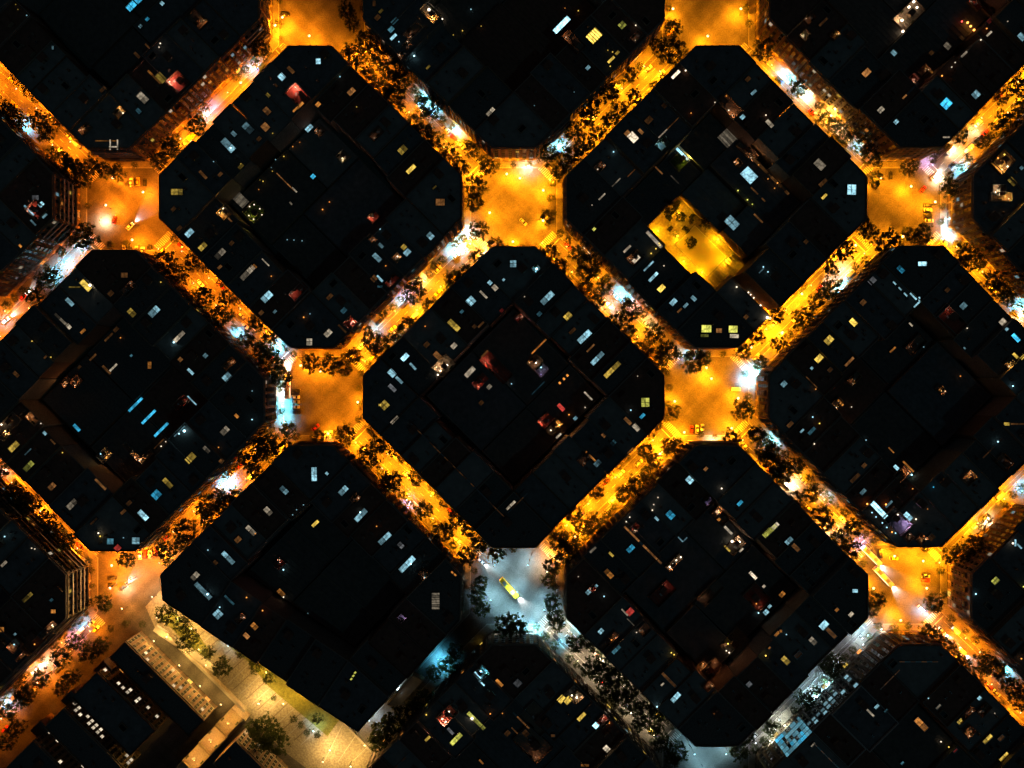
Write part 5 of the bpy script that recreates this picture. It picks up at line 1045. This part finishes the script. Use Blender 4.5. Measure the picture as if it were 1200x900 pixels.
# ------------------------------------------------------------------ yellow yard
m = MB(); vs = [pq(-31, -72), pq(73, -72), pq(73, -15), pq(-31, -15)]; m.prism(ccw(vs), 0, .15); struct(m.build('yard_paving', mat('yard paving', (.26, .22, .11), .85, .15, .2, detail_scale=1)))
vs = [pq(6, -56), pq(58, -56), pq(58, -24), pq(6, -24)]; m = MB(); m.prism(ccw(vs), .15, .17); struct(m.build('play_court', mat('play court', (.3, .25, .1), .8, .06, .1)))
w = MB(); cw = ccw(vs); ci = inset(cw, .25); w.ring(cw, ci, .176); struct(w.build('court_line', M_PAINT))
root = thing('pergola', 'yellow-lit slatted pergola across lower end of the yellow yard', 'pergola', (*pq(66, -44), 0))
o = Vector(pq(66, -44))
for q in (-70, -45, -18):
    a = Vector(pq(61, q)) - o; m = MB(); m.tube((a.x, a.y, .15), (a.x, a.y, 3.2), .12); m.build('post', M_TRIM, root)
for q in range(14):
    a = Vector(pq(60, -71 + q * 4.1)) - o; b = Vector(pq(73, -71 + q * 4.1)) - o; d = (b - a).normalized(); nn = Vector((-d.y, d.x)) * .3
    m = MB(); m.prism(ccw([a - nn, b - nn, b + nn, a + nn]), 3.2, 3.4); m.build('slat', M_TRIM, root)
yl = [(0, -50), (26, -66), (50, -60), (36, -20), (-18, -30), (60, -30), (-20, -62)]
for n_, (a, b) in enumerate(yl):
    p = pq(a, b); root = thing('yard_lamp', f'{ordn(n_)} yellow lamp post in the yellow yard, counted from its upper end', 'lamp post', (*p, .15), 0, 'lamps in the yellow yard')
    link('pole', shared('ypole', lambda: (lambda m: (m.lathe([(.1, 0), (.06, 4.4)], 6), m.mesh('pole', M_DARKM))[1])(MB())), root)
    l_ = link('lantern', lantern((1, .5, .05), 6.0, 'yard'), root, (0, 0, 4.6)); l_.scale = (.35, .35, .4)
    link('lamp_light', point((1, .42, .005), LAMP_W * .42, .3, 166), root, (0, 0, 4.2))
for n_, (t, x, y, r) in enumerate(((6, 740, 130, 26), (6, 785, 240, 28), (6, 850, 155, 30), (6, 790, 145, 14), (6, 690, 90, 40), (6, 720, 200, 16))):
    p = G(*tz(t, x, y), 4).xy; rm = r / 3.75 * M_PX; root = thing('courtyard_tree', f'{ordn(n_)} small tree in the yellow yard, ' + ('broad' if r > 27 else 'slim') + ' crown', 'tree', (p.x, p.y, .15), n_ * 1.1, 'trees in the yellow yard'); root.scale = (rm, rm, max(rm, 2.2))
    link('trunk', TRUNKS[n_ % 4], root); link('crown', CROWNS[n_], root, (0, 0, 1.35))
for n_, (a, b, sc_) in enumerate(((-22, -40, 1.8), (-12, -48, 1.5), (2, -36, 2.0), (-4, -20, 1.6), (64, -22, 1.6), (-26, -22, 2.2))):
    p = pq(a, b); root = thing('planter', f'{ordn(n_)} added dark planter box in the yellow yard, counted from the court outwards', 'planter', (*p, .15), PI / 4 * (1 if n_ % 2 else -1), 'planters added to darken the yellow yard'); root.scale = (sc_, sc_ * 1.4, 1.3)  # added planters stand in for dark tree shadows on the yard
    m = MB(); m.box(-.9, .9, -.3, .3, 0, .5); m.build('box', M_BARK, root)
    r_ = random.Random(n_); m = MB()
    for k in range(80):
        q = Vector((r_.uniform(-.9, .9), r_.uniform(-.4, .4), r_.uniform(.5, 1.5))); u = Vector((r_.gauss(0, 1), r_.gauss(0, 1), r_.gauss(0, 1))).normalized() * .2; v = u.orthogonal().normalized() * .14
        m.add([q - u, q - v, q + u, q + v], [(0, 1, 2, 3)])
    m.build('added_foliage', M_LEAF, root)
root = thing('fence', 'tall mesh fence around the yellow-lit play court', 'fence', (*pq(32, -40), .15)); o = Vector(pq(32, -40))
cs = [Vector(pq(*q)) - o for q in ((5, -57), (59, -57), (59, -23), (5, -23))]
for q in range(4):
    a, b = cs[q], cs[(q + 1) % 4]; n_ = max(2, int((b - a).length / 3))
    for k in range(n_):
        c_ = a + (b - a) * (k / n_); m = MB(); m.tube((c_.x, c_.y, 0), (c_.x, c_.y, 3.2), .06); m.build('post', M_DARKM, root)
    for z in (.3, 1.7, 3.15):
        m = MB(); m.tube((a.x, a.y, z), (b.x, b.y, z), .04); m.build('rail', M_DARKM, root)
# passage lamps lie in the data; plaza at the lower left
M_PLAZA = mat('plaza paving', (.26, .23, .17), .8, .16, .15, detail_scale=1.2); M_LAWN = mat('plaza lawn', (.15, .15, .03), .95, .35, .6, detail_scale=3)
def poly12(pts, t=12, z=0.0): return [G(*tz(t, *p), z).xy for p in pts]
m = MB(); m.prism(ccw(poly12([(640, 190), (705, 120), (790, 185), (1200, 465), (1640, 810), (1790, 960), (1560, 1060), (1240, 820), (1080, 655), (680, 280)])), 0, .16); struct(m.build('plaza', M_PLAZA))
for pts in ([(815, 215), (840, 195), (1200, 455), (1490, 690), (1440, 760), (1185, 545), (1090, 430)], [(700, 235), (745, 205), (860, 300), (935, 400), (905, 430)]):
    m = MB(); m.prism(ccw(poly12(pts)), .16, .24); o_ = m.build('lawn', M_LAWN); struct(o_)
def wall12(pts, wdt, h, nm, lab, mt, t=12):
    P = [Vector(G(*tz(t, *p), h).xy) for p in pts]; o = P[0].copy(); root = thing(nm, lab, 'wall', (o.x, o.y, 0)); 
    for a, b in zip(P[:-1], P[1:]):
        d = (b - a).normalized(); nn = Vector((-d.y, d.x)) * wdt / 2; q = [a - nn - o, b - nn - o, b + nn - o, a + nn - o]
        m = MB(); m.prism(ccw(q), .1, h); m.build('wall_body', mt, root); m = MB(); m.prism(ccw([a - nn * 1.25 - o, b - nn * 1.25 - o, b + nn * 1.25 - o, a + nn * 1.25 - o]), h, h + .12); m.build('coping', M_TRIM, root)
wall12([(680, 285), (945, 468)], 2.6, 2.2, 'planter_wall', 'thick pale yellow-lit wall between plaza trees and old wing', M_WHITE)
wall12([(735, 315), (1075, 652)], .9, 3.5, 'boundary_wall', 'long thin boundary wall below the yellow-lit old wing', M_WALL[0])
wall12([(370, 690), (560, 880)], .8, 1.2, 'plaza_wall', 'low pale wall along lower right edge of plaza', M_TRIM, 13)
wall12([(540, 635), (690, 492)], .8, 5.2, 'parapet_wall', 'pale parapet wall beside low hall near plaza', M_TRIM, 13)
for x0, x1 in ((0, 1), (.33, 1), (.66, 1)):
    a = Vector(G(*tz(13, 300 + 95 * x0 * 2, 870 - 0)).xy); b = Vector(G(*tz(13, 385 + 95 * x0 * 2, 700 + 130 * x0)).xy); d = (b - a).normalized(); nn = Vector((-d.y, d.x)) * .12
    m = MB(); m.add([(*(a - nn), .166), (*(b - nn), .166), (*(b + nn), .166), (*(a + nn), .166)], [(0, 1, 2, 3)]); struct(m.build('paving_joint', M_PAINT))
for q in range(22):
    u = q / 21; a = Vector(tz(12, 760 + 560 * u, 330 + 470 * u)); b = a + Vector((46, -42)) * (1 if q > 5 else .6)
    a = Vector(G(*a).xy); b = Vector(G(*b).xy); d = (b - a).normalized(); nn = Vector((-d.y, d.x)) * .22
    m = MB(); m.prism(ccw([a - nn, b - nn, b + nn, a + nn]), .16, .172); struct(m.build('paving_band', M_KERB if q % 2 else M_BARK))
# kiosk
p = G(*tz(12, 985, 330), 3).xy; root = thing('kiosk', 'dark square kiosk under cyan lamp on the plaza', 'kiosk', (p.x, p.y, .16), PI / 4 + .1)
m = MB(); m.box(-1.6, 1.6, -1.4, 1.4, 0, 2.6); m.build('body', M_DARKM, root); m = MB(); m.box(-1.9, 1.9, -1.7, 1.7, 2.6, 2.75, bottom=True); m.build('roof', M_GREYM, root); m = MB(); m.box(-1.2, 1.2, 1.4, 1.46, 1, 2.2); m.build('hatch', M_SHUT, root)
